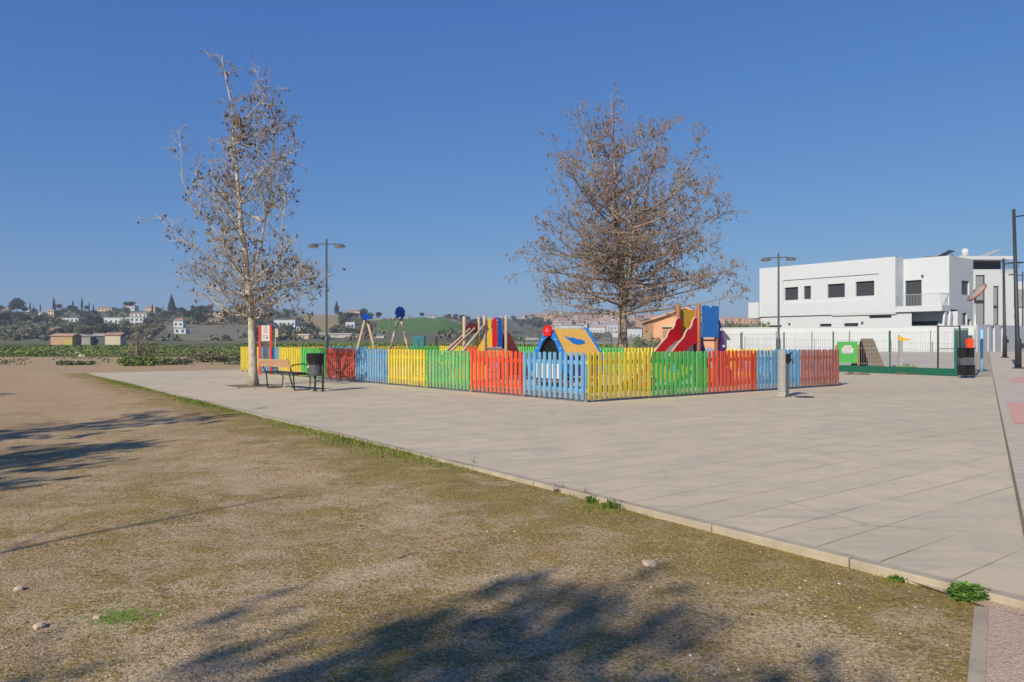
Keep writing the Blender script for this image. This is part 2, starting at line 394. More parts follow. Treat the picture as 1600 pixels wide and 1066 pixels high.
# ---------------------------------------------------------------- far terrain
def interp(tab, x):
    if x <= tab[0][0]: return tab[0][1]
    for (a, p), (c, q) in zip(tab, tab[1:]):
        if x <= c: return p+(q-p)*(x-a)/(c-a)
    return tab[-1][1]
SKY = [(-400,490),(0,487),(60,487),(130,486),(200,485),(250,486),(300,487),(350,490),(400,492),(455,494),(465,491.5),(530,492),(545,493),(580,497),(600,498),(640,496.5),(690,496),(715,501),(760,503),(800,502),(830,498),(880,496),(950,498),(1020,500),(1100,502),(1200,505),(1400,507),(1900,507)]
RD = [(-400,650),(460,650),(600,680),(715,760),(820,1500),(2000,1500)]
BD = [(-400,300),(700,300),(820,520),(2000,520)]
def th(a, Y):
    Rr, Bb = interp(RD, a), interp(BD, a); top = EYE+(533-interp(SKY, a))/F*Rr
    t = (Y-Bb)/(Rr-Bb)
    if t <= 0: return 0.0
    if t > 1: return top*(1-min(.6, (t-1)*.5))
    return top*(t**1.15)
def on(px, py):
    """terrain point seen at this direction"""
    Rr = interp(RD, px); Y = 60.
    while Y < Rr:
        z = th(px, Y)
        if 533+(EYE-z)/Y*F <= py: return at(px, Y, z)
        Y *= 1.004
    return at(px, Rr, th(px, Rr))
def inside(p, poly):
    x, y = p; c = False
    for (x0, y0), (x1, y1) in zip(poly, poly[1:]+poly[:1]):
        if (y0 > y) != (y1 > y) and x < (x1-x0)*(y-y0)/(y1-y0)+x0: c = not c
    return c
FIELDS = [([(458,490),(534,490),(531,506),(512,520),(502,522),(490,512)], (.34,.27,.14)),
          ([(582,495),(692,494),(722,508),(735,519),(590,519)], (.085,.20,.03)),
          ([(690,495),(716,500),(748,519),(735,519),(722,508)], (.30,.25,.14)),
          ([(385,536),(700,534.5),(700,546),(385,546)], (.13,.19,.03)),
          ([(495,521),(560,521),(560,528),(495,528)], (.22,.21,.19)),
          ([(250,508),(390,508),(385,532),(235,532)], (.20,.19,.14)),
          ([(700,526),(860,522),(860,527),(700,531)], (.13,.16,.07)),
          ([(700,536),(1020,532),(1020,536.5),(700,540)], (.33,.34,.24)),
          ([(700,540.5),(1020,537),(1020,560),(700,560)], (.20,.21,.11)),
          ([(940,527),(1130,527),(1130,534),(940,534)], (.26,.25,.17)),
          ([(-400,537),(0,537),(400,537),(400,562),(-400,562)], (.09,.12,.03))]
def terrain():
    cols = [-400+i*5 for i in range(461)]
    Ys = [62]; 
    while Ys[-1] < 1450: Ys.append(Ys[-1]*1.022+.5)
    Ys += [1500, 1600, 2000, 2600]
    nx = len(cols); v = []; cl = []
    rnd = random.Random(1)
    for Y in Ys:
        for a in cols:
            z = th(a, Y); x = (a-800)/F*Y
            if Y > 320: z += 1.1*mnoise.noise(Vector((x/40, Y/40, 0)))*min(1, (Y-320)/80)
            v.append((x, Y, z if Y > 63 else -.12))
            py = 533+(EYE-z)/Y*F; k = mnoise.noise(Vector((x/30, Y/60, 3)))
            c = (.14+.03*k, .135+.03*k, .08+.01*k)
            for poly, fc in FIELDS:
                if inside((a, py), poly): c = tuple(q*(1+.12*k) for q in fc)
            cl.append((*c, 1))
    b = MB(); b.add(v, [(j*nx+i, j*nx+i+1, (j+1)*nx+i+1, (j+1)*nx+i) for j in range(len(Ys)-1) for i in range(nx-1)])
    n = NT('hill_land', .95, .1); at_ = n.node('ShaderNodeVertexColor', layer_name='field')
    c = n.mix(n.mr(n.noise(.12, 6, .7), .4, .7, 0, .45), at_.outputs[0], (.06,.065,.035)); n.base(n.mix(n.mr(n.noise(.5, 4, .7), .4, .7, 0, .3), c, (.2,.19,.13)))
    o = b.build('hills', n.mat, smooth=True); o['kind'] = 'structure'
    ca = o.data.color_attributes.new('field', 'FLOAT_COLOR', 'POINT')
    ca.data.foreach_set('color', [q for c in cl for q in c])
terrain()

# ---------------------------------------------------------------- bare plane trees
def m_bark(name, a, b, c):
    n = NT(name, .85, .2)
    f = n.noise(5.5, 6, .6, n.scale(n.obj, (1.3, 1.3, .8)), dist=.8)
    x = n.ramp(f, [(.36, a), (.5, b), (.62, c)])
    n.base(x); n.bump(n.noise(25, 5, .7, n.scale(n.obj, (1, 1, .4))), .4, .01); return n.mat
M['bark_pale'] = m_bark('pale_bark', (.26,.22,.17), (.42,.38,.31), (.52,.48,.41))
M['bark_brown'] = m_bark('brown_bark', (.16,.12,.085), (.25,.20,.15), (.36,.30,.235))
M['twig'] = simple('twig_bark', (.25,.21,.175), .9, .3, 3)
M['twig_pale'] = simple('pale_twig_bark', (.31,.27,.225), .9, .3, 3)
def m_leaf(name, stops):
    n = NT(name, .8, .2); n.base(n.ramp(n.noise(3.1, 5, .8), stops)); return n.mat
M['dry_leaf'] = m_leaf('dry_leaf', [(.3, (.07,.045,.03)), (.5, (.16,.10,.06)), (.7, (.30,.20,.12))])
M['dry_leaf_red'] = m_leaf('red_brown_leaf', [(.3, (.10,.06,.045)), (.5, (.20,.13,.10)), (.7, (.32,.22,.17))])

def lerp_poly(P, t):
    k = t*(len(P)-1); i = min(int(k), len(P)-2); return P[i].lerp(P[i+1], k-i)
def bare_tree(name, loc, stems, env, seed, n_prim, elev, leafy, mats, label, group=None, leaf_size=.1, dens=1.0, sec=.26, lean=1.0, start=.0, low=0, lowtop=2.2, nleaf=(1,2), local=None):
    """stems: list of (points, r0, r1, weight); env(h, az) = crown radius at height h; elev(h)= take-off angle"""
    rnd = random.Random(seed)
    root = empty(name, loc, 0, label, 'tree', group)
    T = MB(); C = MB()
    H = max(s[0][-1].z for s in stems)
    for pts, r0, r1, w in stems:
        P = []
        n = max(6, int(len(pts)*4))
        for i in range(n+1):
            t = i/n; p = lerp_poly(pts, t); k = .03*min(1, p.z/2)
            P.append(p+Vector((mnoise.noise(Vector((p.z*.9, seed, 0))), mnoise.noise(Vector((p.z*.9, seed, 9))), 0))*k*2)
        rad = [r0+(r1-r0)*(i/n)**.8 for i in range(n+1)]
        if pts[0].z < .1: rad[0] *= 1.35; rad[1] *= 1.03
        T.tube(P, rad, 10)
        nl = low if pts[0].z < .1 else 0
        for i in range(int(n_prim*w)+nl):
            t = rnd.random()**(.75 if local else 1)
            p = lerp_poly(pts, t)
            if i < nl:
                zt = start+lowtop*rnd.random(); t = 0
                while lerp_poly(pts, t).z < zt and t < .98: t += .01
                p = lerp_poly(pts, t)
            if p.z < start: continue
            az = i*2.39996+rnd.uniform(-.5, .5); e = elev(p.z/H)+rnd.uniform(-.15, .15)
            # grow outwards until the envelope
            Lm = env(min(H, p.z+.5), az)*rnd.uniform(.7, 1.08)
            off = Vector((p.x, p.y, 0)); dirh = Vector((cos(az), sin(az), 0))
            Lh = Lm-off.dot(dirh)*.9
            if Lh < .2: Lh = .2+rnd.random()*.2
            L = Lh/max(.35, cos(e)); L = min(L, (H-p.z)*.85+.25)
            if local:
                L = local*rnd.uniform(.35, 1.1)*(1.15-.5*t)
                tg = (lerp_poly(pts, min(1, t+.05)-.001)-lerp_poly(pts, max(0, t-.05))).normalized()
                sd = Vector((rnd.gauss(0,1), rnd.gauss(0,1), rnd.gauss(0,.7)+.35)); sd -= tg*sd.dot(tg); sd.normalize()
                dd0 = (tg*rnd.uniform(.5, 1.2)+sd).normalized()
            ns = max(4, int(L/.35)); q = p.copy(); Q = [q.copy()]
            dd = Vector((cos(az)*cos(e), sin(az)*cos(e), sin(e)))
            if local: dd = dd0
            wob = rnd.uniform(0, 100)
            for s in range(ns):
                dd = dd+Vector((mnoise.noise(Vector((wob, s*.5, 0))), mnoise.noise(Vector((wob, s*.5, 5))), (.10*lean*(.25+.75*min(1, p.z/H*1.3)))+mnoise.noise(Vector((wob, s*.5, 8)))*.5))*.28
                dd.normalize(); q = q+dd*(L/ns); Q.append(q.copy())
            rr = min(.036, .006+L*.0085)*(1 if r0 > .05 else .5)
            T.tube(Q, [rr*(1-.8*s/ns)+.0025 for s in range(ns+1)], 5, False)
            ntw = int(L/sec*dens)
            for k in range(ntw):
                u = .18+.82*(k+rnd.random())/ntw; a = lerp_poly(Q, min(.999, u)); i0 = min(int(u*ns), ns-1)
                td = (Q[i0+1]-Q[i0]).normalized()
                side = Vector((rnd.gauss(0,1), rnd.gauss(0,1), rnd.gauss(0,.8)+.25)); side -= td*side.dot(td); side.normalize()
                d2 = (td*rnd.uniform(.5, 1.1)+side).normalized(); l2 = rnd.uniform(.22, .62)*(1.25-u*.55)*min(1.4, .5+L*.35)
                m_ = a; W = [a]
                for s in range(3):
                    d2 = (d2+Vector((rnd.uniform(-.25,.25), rnd.uniform(-.25,.25), rnd.uniform(-.15,.3)*lean))).normalized(); m_ = m_+d2*l2/3; W.append(m_)
                C.cur = 0; C.tube(W, [.0085, .0065, .005, .003], 3, False)
                for x in range(rnd.randint(2, 4)):
                    b0 = lerp_poly(W, rnd.uniform(.25, 1)-.001); d3 = (d2+Vector((rnd.gauss(0,.7), rnd.gauss(0,.7), rnd.gauss(0,.5)))).normalized()
                    l3 = rnd.uniform(.10, .30); e3 = b0+d3*l3
                    C.cur = 0; C.tube([b0, b0+d3*l3*.5+Vector((0,0,.01)), e3], [.005, .004, .002], 3, False)
                    hf = leafy(e3, rnd)
                    if rnd.random() < hf:
                        C.cur = 1
                        for y in range(rnd.randint(*nleaf)):
                            c = b0.lerp(e3, rnd.uniform(.5, 1))+Vector((rnd.uniform(-.05,.05), rnd.uniform(-.05,.05), -rnd.uniform(.0,.08)))
                            sz = leaf_size*rnd.uniform(.5, 1.15)
                            ax = Vector((rnd.gauss(0,1), rnd.gauss(0,1), rnd.gauss(0,.3))).normalized(); dn = Vector((rnd.uniform(-.5,.5), rnd.uniform(-.5,.5), -1)).normalized()
                            fo = ax.cross(dn)*sz*.25
                            C.add([c, c+ax*sz*.42+dn*sz*.45+fo, c+dn*sz*1.15, c-ax*sz*.42+dn*sz*.5+fo, c+dn*sz*.5], [(0,1,4),(1,2,4),(2,3,4),(3,0,4)])
    T.build('trunk', mats[0], root, smooth=True)
    C.build('crown', [mats[1], mats[2]], root)
    return root
def V(px, py, Y, y=0.0): return Vector(((px-800)/F*Y, y, zh(py, Y)))
# tree on the left
Y1 = 21.4; b1 = gp(396, 603); Y1 = b1.y
def rel(pts, Yt, bx): return [Vector(((px-bx)/F*Yt, dy, max(0, zh(py, Yt)))) for px, py, dy in pts]
EV1 = [(0,.4),(1.6,.5),(2.1,1.4),(2.7,1.95),(3.5,2.0),(4.6,1.9),(5.6,1.65),(6.6,1.5),(7.6,1.25),(8.4,.85),(9.2,.45),(10,.12)]
def env1(h, az):
    return interp(EV1, h)*(1+.16*sin(az*2+h*1.7)+.10*sin(az*5+h*3))
def limbs(main, spec, seed, w, r0, up):
    """limbs leaving the main stems; spec rows: count, end height range, end radius range, rise range, azimuth bias"""
    rnd = random.Random(seed); out = []; k = 0
    for cnt, (z0, z1), (ra, rb_), (h0, h1), bias in spec:
        for i in range(cnt):
            az = k*2.39996+rnd.uniform(-.35, .35); k += 1
            ze = rnd.uniform(z0, z1); re = rnd.uniform(ra, rb_)*(1+bias*cos(az)); zs = max(up, ze-rnd.uniform(h0, h1))
            P = main[rnd.randrange(len(main))] if zs > 3.4 else main[0]
            t = 0
            while t < .97 and lerp_poly(P, t).z < zs: t += .01
            p0 = lerp_poly(P, t); d = Vector((cos(az), sin(az), 0)); e = Vector((d.x*re, d.y*re, ze)); sd = Vector((-d.y, d.x, 0))*rnd.uniform(-.35, .35)
            m1 = p0.lerp(e, .33)+sd*.7+Vector((0,0,-.12*(ze-zs)+rnd.uniform(-.1,.1))); m2 = p0.lerp(e, .68)+sd+Vector((0,0,-.10*(ze-zs)+rnd.uniform(-.15,.15)))
            L = (e-p0).length; out.append(([p0, m1, m2, e], min(r0, .012+L*.011), .005, w*L/3))
    return out
M1 = [rel([(396,606,0),(394,520,0),(391,470,.02),(385,420,.0),(378,360,-.05),(373,300,0),(367,240,.05),(362,180,.1),(353,130,.1),(345,88,.1)], Y1, 396),
      rel([(389,455,0),(397,410,.1),(408,360,.2),(417,300,.3),(423,235,.3),(424,165,.3)], Y1, 396)]
ST1 = [(M1[0], .135, .010, 1.3), (M1[1], .05, .008, .8),
    (rel([(388,450,0),(370,400,-.3),(345,360,-.5),(318,330,-.6),(302,290,-.7),(298,215,-.7)], Y1, 396), .038, .006, .7),
    (rel([(388,450,0),(365,430,-.3),(330,400,-.5),(290,375,-.6),(262,340,-.7)], Y1, 396), .036, .006, .7),
    (rel([(378,360,0),(350,330,.3),(320,300,.5),(290,262,.6)], Y1, 396), .03, .006, .5),
    (rel([(390,440,0),(440,410,-.2),(446,370,-.3),(452,320,-.4),(450,290,-.4)], Y1, 396), .036, .006, .6),
    (rel([(373,300,0),(395,255,.1),(420,205,.1),(442,190,.1)], Y1, 396), .025, .005, .4)]
ST1 += limbs(M1, [(12,(2.3,3.3),(1.5,2.25),(.2,.7),.0),(10,(3.4,5.0),(1.3,1.95),(.9,1.6),.0),(12,(5.2,6.9),(.9,1.5),(1.0,1.7),0),(11,(7.0,9.0),(.4,1.0),(.8,1.3),0)], 3, .55, .035, 1.95)
bare_tree('plane_tree', b1, ST1, env1, 11, 30, lambda u: .5, lambda p, r: max(.05, .22+.8*mnoise.noise(p*1.2)+.015*p.z),
    (M['bark_pale'], M['twig_pale'], M['dry_leaf']), 'tall bare plane tree with pale trunk beside the bench, standing in the paving', leaf_size=.088, dens=1.0, sec=.16, start=1.95, nleaf=(1,3), local=.85)
# tree in the middle, beyond the playground fence
Y2 = 29.3; b2 = at(973, Y2)
EV2 = [(0,.5),(2.2,3.4),(2.6,4.4),(3.2,4.8),(4.2,4.8),(5.4,4.4),(6.2,4.0),(7.2,3.9),(8.2,3.8),(9.2,3.2),(10.2,2.1),(11.2,.7),(12,.2)]
def env2(h, az):
    base = interp(EV2, h)
    return base*(1+.10*sin(az*3+h*1.3)+.08*sin(az*6+h*2.1))*(1.0+.13*cos(az) if h > 4.8 else 1)
M2 = [rel([(974,590,0),(973,520,0),(974,480,0),(971,430,0),(966,370,0),(962,300,0),(960,230,.1),(955,145,.1)], Y2, 973),
      rel([(975,470,0),(985,420,.1),(996,370,.2),(1010,310,.2),(1022,250,.3),(1040,185,.3)], Y2, 973),
      rel([(968,400,0),(955,340,-.3),(935,280,-.5),(915,225,-.6),(903,175,-.6)], Y2, 973),
      rel([(974,480,0),(972,430,1.2),(972,350,1.8),(975,250,2.0)], Y2, 973),
      rel([(974,480,0),(976,430,-1.2),(980,350,-1.7),(985,260,-1.9)], Y2, 973)]
ST2 = [(M2[0], .23, .012, 1.6), (M2[1], .12, .012, 1.1), (M2[2], .07, .010, .9), (M2[3], .07, .010, .8), (M2[4], .07, .010, .8),
    (rel([(1000,370,.2),(1030,330,.2),(1060,290,.1),(1085,245,.0),(1095,215,0)], Y2, 973), .06, .008, 1.0),
    (rel([(962,420,0),(930,385,-.2),(895,330,-.5),(870,265,-.6)], Y2, 973), .05, .008, .9)]
ST2 += limbs(M2, [(32,(2.6,5.3),(3.7,4.7),(.2,1.2),.0),(24,(4.9,7.2),(2.8,3.8),(1.2,2.4),.16),(20,(7.0,9.4),(2.0,3.5),(1.6,2.6),.2),(9,(9.2,10.8),(.5,1.9),(1.0,2.0),.25)], 8, .40, .055, 2.3)
bare_tree('plane_tree', b2, ST2, env2, 23, 24, lambda u: .5, lambda p, r: max(.08, .18+.34*p.z/10+.8*mnoise.noise(p*.8)),
    (M['bark_brown'], M['twig'], M['dry_leaf_red']), 'broad bare plane tree with dense brown twigs behind the colourful playground fence', leaf_size=.105, dens=1.0, sec=.17, lean=.6, start=2.1, local=1.25)
# trees behind and left of the camera: their shadows cross the ground
def shade_tree(x, y, h, r, seed, label, leafk, n=46, name='plane_tree', r0=.11, start=.3, dens=.9, ls=.2):
    stems = [([Vector((0,0,0)), Vector((.05,0,h*.3)), Vector((0,.05,h*.65)), Vector((0,0,h))], r0, .01, 1.0)]
    prof = [(0, .2), (h*start, r*.6), (h*.5, r), (h*.75, r*.8), (h, r*.12)]
    return bare_tree(name, Vector((x, y, GZ)), stems, lambda hh, az: interp(prof, hh)*(1+.2*sin(az*3+hh)), seed, n,
        lambda u: .3+.7*u, lambda p, rr: leafk, (M['bark_pale'], M['twig'], M['dry_leaf']), label, leaf_size=ls, dens=dens, start=h*start)
shade_tree(-6.0, -5.8, 7.1, 2.5, 5, 'leafy plane tree standing behind the viewpoint and shading the bottom of the view', .75, 85, dens=1.5, ls=.17)
shade_tree(-5.15, -5.5, 6.4, 2.0, 6, 'second plane tree behind the viewpoint, slightly nearer to the road', .75, 70, dens=1.2, ls=.17)
shade_tree(-10.4, 1.3, 6.0, 2.0, 7, 'plane tree left of the view casting the broad shadow on the dirt', .85, 80, dens=1.5, ls=.2)
shade_tree(-10.8, 5.6, 6.2, 2.0, 8, 'plane tree left of the view whose shadow reaches the mossy kerb', .6, 44)
shade_tree(-17.8, 11.2, 5.6, 1.8, 9, 'farthest plane tree left of the view on the reddish dirt', .7, 44)
shade_tree(-5.75, .95, 4.3, .7, 10, 'thin bare sapling just left of the view casting a line of shadow', .05, 7, 'sapling', .04, .5, .2)

# ---------------------------------------------------------------- picket fence round the playground
FC = gp(916, 629); FL = gp(377, 580.6); FR = gp(1310, 603); FB = FL+(FR-FC)
FH = 1.06
def picket_mesh(m, h, name='picket', w=.092, seed=0):
    b = MB(); r = .028
    out = [(-w/2, .05), (w/2, .05), (w/2, h-r), (w/2-.012, h-.008), (w/2-.03, h), (-w/2+.03, h), (-w/2+.012, h-.008), (-w/2, h-r)]
    b.prism(out, (0,0,0), (1,0,0), (0,0,1), .026)
    me = bpy.data.meshes.new(name); me.from_pydata([tuple(v) for v in b.v], [], b.f); me.materials.append(M[m]); return me
PM = {}
rf = random.Random(77)
def panel(p, q, colr, label, npk=12, outward=1, cut=None):
    d = q-p; L = d.length; a = math.atan2(d.y, d.x)
    root = empty('fence_panel', p, a, label, 'fence panel', 'coloured picket panels round the playground')
    if colr not in PM: PM[colr] = picket_mesh(colr, FH)
    for i in range(npk):
        o = link('picket', PM[colr], root, (L*(i+.5)/npk+rf.uniform(-.004,.004), outward*.022, rf.uniform(-.006,.006)))
        o.rotation_euler = (0, rf.uniform(-.006,.006), 0)
    for z in (.24, .84):
        b = MB(); b.box((L/2, -outward*.014, z), (L-.02, .04, .085)); b.build('rail', M[colr], root, bevel=.004)
    b = MB(); b.box((.035, -outward*.03, FH*.46), (.06, .05, FH*.93)); b.build('post', M[colr], root, bevel=.004)
    return root
side_l = [('blue','sky blue picket panel at the near corner, left side'),('red','orange red picket panel next to the near blue corner panel'),
  ('green_worn','green picket panel with tan worn boards, left of the near red panel'),('yellow','yellow picket panel left of the worn green panel'),
  ('blue','blue picket panel with yellow stains, between red and yellow ones'),('red','deep red picket panel crossed by branch shadows'),
  ('green','green picket panel behind the litter bin and lamp post'),('yellow','yellow picket panel behind the end of the bench'),
  ('blue','blue picket panel between the signboard and the yellow panel'),('yellow','yellow picket panel at the far left end behind the pale trunk')]
for i, (c, lab) in enumerate(side_l): panel(FC.lerp(FL, i/10), FC.lerp(FL, (i+1)/10), c, lab, 13 if i else 12, -1+2)
side_r = [('yellow','yellow picket panel at the near corner, right side'),('green','green picket panel in front of the slide tower'),
  ('red','orange red picket panel right of the slide tower'),('blue','light blue picket panel behind the drinking fountain'),('brown','faded red brown picket panel at the right end')]
for i, (c, lab) in enumerate(side_r): panel(FR.lerp(FC, (5-i)/5) if 0 else FC.lerp(FR, (i+1)/5), FC.lerp(FR, i/5), c, lab, 13)
back_r = ['blue','yellow','blue','yellow','green','yellow','green','blue','red','yellow']
WHERE = ['at the right end','second from the right end','third from the right end','fourth from the right end','behind the foot of the broad tree','left of the broad tree','behind the playhouse roof','left of the playhouse','fourth from the far corner','behind the climbing frame']
for i, c in enumerate(back_r): panel(FR.lerp(FB, i/10), FR.lerp(FB, (i+1)/10), c, '%s picket panel of the far playground side, %s' % (c, WHERE[i]), 13)
back_l = ['green','yellow','blue','yellow','green']
WL = ['at the left end','behind the blue swing','between the two swing frames','right of the swing','at the far corner']
for i, c in enumerate(back_l): panel(FL.lerp(FB, i/5), FL.lerp(FB, (i+1)/5), c, '%s picket panel of the short rear side, %s' % (c, WL[i]), 13)

A = math.atan2(.61, .79)                       # playground things: local x = v (right, away), local y = u (left, away)
# ---------------------------------------------------------------- swing
def swing():
    p = at(624, 26.0); q = at(572, 28.5); L = (q-p).length; a = math.atan2((q-p).y, (q-p).x)
    root = empty('swing_set', p, a, 'wooden swing frame with blue flower discs on top of its legs', 'swing')
    H = 2.1
    for x in (0, L):
        for s in (-1, 1):
            b = MB(); b.tube([(x, s*.62, 0), (x, s*.05, H)], .05, 10); b.build('leg', M['lwood'], root, smooth=True)
    b = MB(); b.tube([(-.1,0,H), (L+.1,0,H)], .045, 10); b.build('crossbar', M['steel'], root, smooth=True)
    for i, x in enumerate((-.06, L-.02)):
        b = MB(); out = [((.19+.011*cos(9*t))*cos(t), (.225+.011*cos(9*t))*sin(t)) for t in [2*pi*k/64 for k in range(64)]]
        o = None
        b.prism(out, (0,0,0), (0,1,0), (0,0,1), .03); o = b.build('flower_disc', M['deep_blue'], root, loc=(x, 0, H+.19 if i == 0 else H+.12))
        if i: o.rotation_euler = (0, R(52), 0)
    for x in (L*.3, L*.68):
        b = MB()
        for s in (-.2, .2): b.tube([(x+s, 0, H), (x+s, 0, .5)], .008, 6)
        b.build('chain', M['steel'], root)
        b = MB(); b.box((x, 0, .48), (.46, .2, .05)); b.build('seat', M['deep_blue'], root, bevel=.015)
swing()
# ---------------------------------------------------------------- climbing frame with net and ramp
def climber():
    p = at(757, 24.3); root = empty('climbing_frame', p, A-R(22), 'wooden climbing frame with ladder poles and yellow, red and blue upright panels', 'climbing frame')
    H = 2.15
    for x, y, h in ((0,0,H),(.74,0,H),(0,.8,H-.02),(.78,.8,H)):
        b = MB(); b.tube([(x,y,0),(x,y,h-.03),(x,y,h)], [.055,.055,.04], 10); b.build('post', M['lwood'], root, smooth=True)
    b = MB(); b.box((.46,.4,1.02), (.9,.8,.06)); b.build('platform', M['rwood'], root)
    for x, c in ((.14,'play_yellow'),(.32,'play_red'),(.50,'deep_blue')):
        b = MB(); w = .07
        b.prism([(-w,1.1),(w,1.1),(w*1.25,1.4),(w*.8,1.75),(w*.95,1.95),(w*.4,2.08),(-w*.4,2.08),(-w*.95,1.95),(-w*.8,1.75),(-w*1.25,1.4)], (x+.03,-.01,0), (1,0,0), (0,0,1), .025)
        b.build('panel', M[c], root)
    b = MB(); b.bb(-.24,.0,.0-.02,.02,.15,1.35); b.build('side_panel', M['play_yellow'], root)
    b = MB(); b.bb(.1,.86,-.02,.01,.78,.98); b.build('lower_panel', M['play_ochre'], root)
    # inclined ladder poles and rope net towards the left
    for y in (0.0, .75):
        b = MB(); b.tube([(-2.1,y-.1,.12),(-.32,y-.05,1.72)], .045, 10); b.build('ladder_pole', M['lwood'], root, smooth=True)
    b = MB(); b.tube([(-.02,-.12,1.85),(-1.55,-.35,.1)], .045, 10); b.build('ladder_pole', M['lwood'], root, smooth=True)
    b = MB(); b.tube([(-.62,.3,0),(-.62,.3,2.12)], .055, 10); b.build('post', M['lwood'], root, smooth=True)
    b = MB()
    for i in range(7):
        t = i/6; b.tube([(-2.1+1.78*t,-.1,.12+1.6*t), (-2.1+1.78*t,.7,.12+1.6*t)], .014, 6)
    for j in range(5):
        y = -.1+.2*j; b.tube([(-2.1,y,.12),(-.32,y,1.72)], .012, 6)
    b.build('rope_net', M['maroon'], root)
    b = MB(); b.prism([(-.6,1.45),(0,1.6),(0,2.0),(-.12,1.86),(-.3,1.95),(-.45,1.82),(-.6,1.9)], (0,.78,0), (1,0,0), (0,0,1), .025); b.build('arch_panel', M['maroon'], root)
    # dark ramp on the right
    b = MB(); b.prism([(.80,1.6),(.86,1.55),(1.55,.3),(1.55,.15),(.80,.15)], (0,.0,0), (1,0,0), (0,0,1), .03)
    b.prism([(.80,1.6),(.86,1.55),(1.55,.3),(1.55,.15),(.80,.15)], (0,.8,0), (1,0,0), (0,0,1), .03)
    b.add([(.83,0,1.1),(.83,.8,1.1),(1.55,.8,.1),(1.55,0,.1)], [(0,1,2,3),(3,2,1,0)])
    b.build('ramp', M['maroon'], root)
    b = MB()
    b.prism([(-1.25,.05),(-.05,.05),(-.05,.5),(-.4,.62),(-.8,.5),(-1.25,.35)], (0,-.55,0), (1,0,0), (0,0,1), .03); b.build('crawl_board', M['play_ochre'], root)
climber()
# ---------------------------------------------------------------- playhouse
def playhouse():
    p = at(858, 19.0); root = empty('playhouse', p, A, 'small A-frame playhouse with ochre roof, blue arched gable and red flower on top', 'playhouse')
    h = 1.62; hb = 1.02; w = .62; L = 1.28
    def gable(x, m, name):
        b = MB(); g = [(-w-.16,.5),(-w-.05,.92),(-.14,h-.02),(0,h+.05),(.14,h-.02),(w+.05,.92),(w+.16,.5),(w-.06,.5),(.44,.92),(.24,1.28),(.0,1.44),(-.24,1.28),(-.44,.92),(-w+.06,.5)]
        b.prism(g, (x,0,0), (0,1,0), (0,0,1), .03); return b.build(name, M[m], root)
    g = gable(0, 'play_blue', 'front_gable')
    b = MB()
    for s in (-1, 1):
        for z, k in ((1.34,.27),(1.12,.45),(.86,.62)): b.tube([(-.012,s*k,z),(-.026,s*k,z)], .018, 10)
    b.build('bolt', M['white'], g)
    gable(L, 'play_blue', 'rear_gable')
    for s in (-1, 1):
        b = MB(); y0, z0, y1, z1 = s*.03, h+.0, s*(w+.02), hb-.07
        b.add([(.03,y0,z0),(L-.05,y0,z0),(L-.05,y1,z1),(.03,y1,z1),(.03,y0,z0-.03),(L-.05,y0,z0-.03),(L-.05,y1,z1-.03),(.03,y1,z1-.03)],
              [(0,1,2,3),(7,6,5,4),(0,4,5,1),(1,5,6,2),(2,6,7,3),(3,7,4,0)]); rfp = b.build('roof_panel', M['play_ochre'], root)
        if s < 0:
            ey = Vector((0, y1-y0, z1-z0)).normalized(); b = MB()
            bird = [(.24,.16),(.31,.22),(.42,.25),(.52,.24),(.62,.29),(.78,.30),(.88,.36),(.83,.43),(.70,.45),(.60,.47),(.48,.46),(.38,.42),(.34,.34),(.27,.27)]
            nrm = Vector((1,0,0)).cross(ey); nrm = nrm if nrm.z > 0 else -nrm
            b.prism([((a-.55)*.95+.60, (c-.32)*1.1+.40) for a, c in bird], Vector((.03,y0,z0))+nrm*.006, (1,0,0), ey, .006); b.build('bird_cutout', M['play_blue'], rfp)
    b = MB(); out = [((.15+.018*cos(8*t))*cos(t)*1.1, (.15+.018*cos(8*t))*sin(t)) for t in [2*pi*k/60 for k in range(60)]]
    b.prism(out, (-.05,0,h-.06), (0,1,0), (0,0,1), .04); fl = b.build('flower', M['play_red'], root)
    b = MB()
    for y, z in ((0,0),(.05,.03),(-.05,.03),(0,.08)): b.tube([(-.069,y,h-.08+z),(-.08,y,h-.08+z)], .012, 8)
    b.build('bolt', M['white'], fl)
    b = MB(); b.bb(.05,L-.05,-w+.1,-w+.07,.4,.98); b.bb(.05,L-.05,w-.1,w-.07,.4,.98); b.build('side_wall', M['purple'], root)
    b = MB(); b.prism([(-.6,.1),(.6,.1),(.5,.95),(.1,1.5),(-.1,1.5),(-.5,.95)], (.10,0,0), (0,1,0), (0,0,1), .02); b.build('interior_shade_board', M['black'], root)  # black board added close behind the front gable, stands in for the shaded interior
    for y in (-.52,-.30,-.08,.14,.36):
        b = MB(); b.bb(-.1,-.08,y,y+.13,.34,.82); b.build('picket', M['white'], root, bevel=.01)
    b = MB(); b.bb(.0,L,-w,w,.24,.30); b.build('floor', M['rwood'], root)
    for x in (.05, L-.05):
        for y in (-w+.06, w-.06): b = MB(); b.bb(x-.035,x+.035,y-.035,y+.035,0,.9); b.build('post', M['rwood'], root)
playhouse()
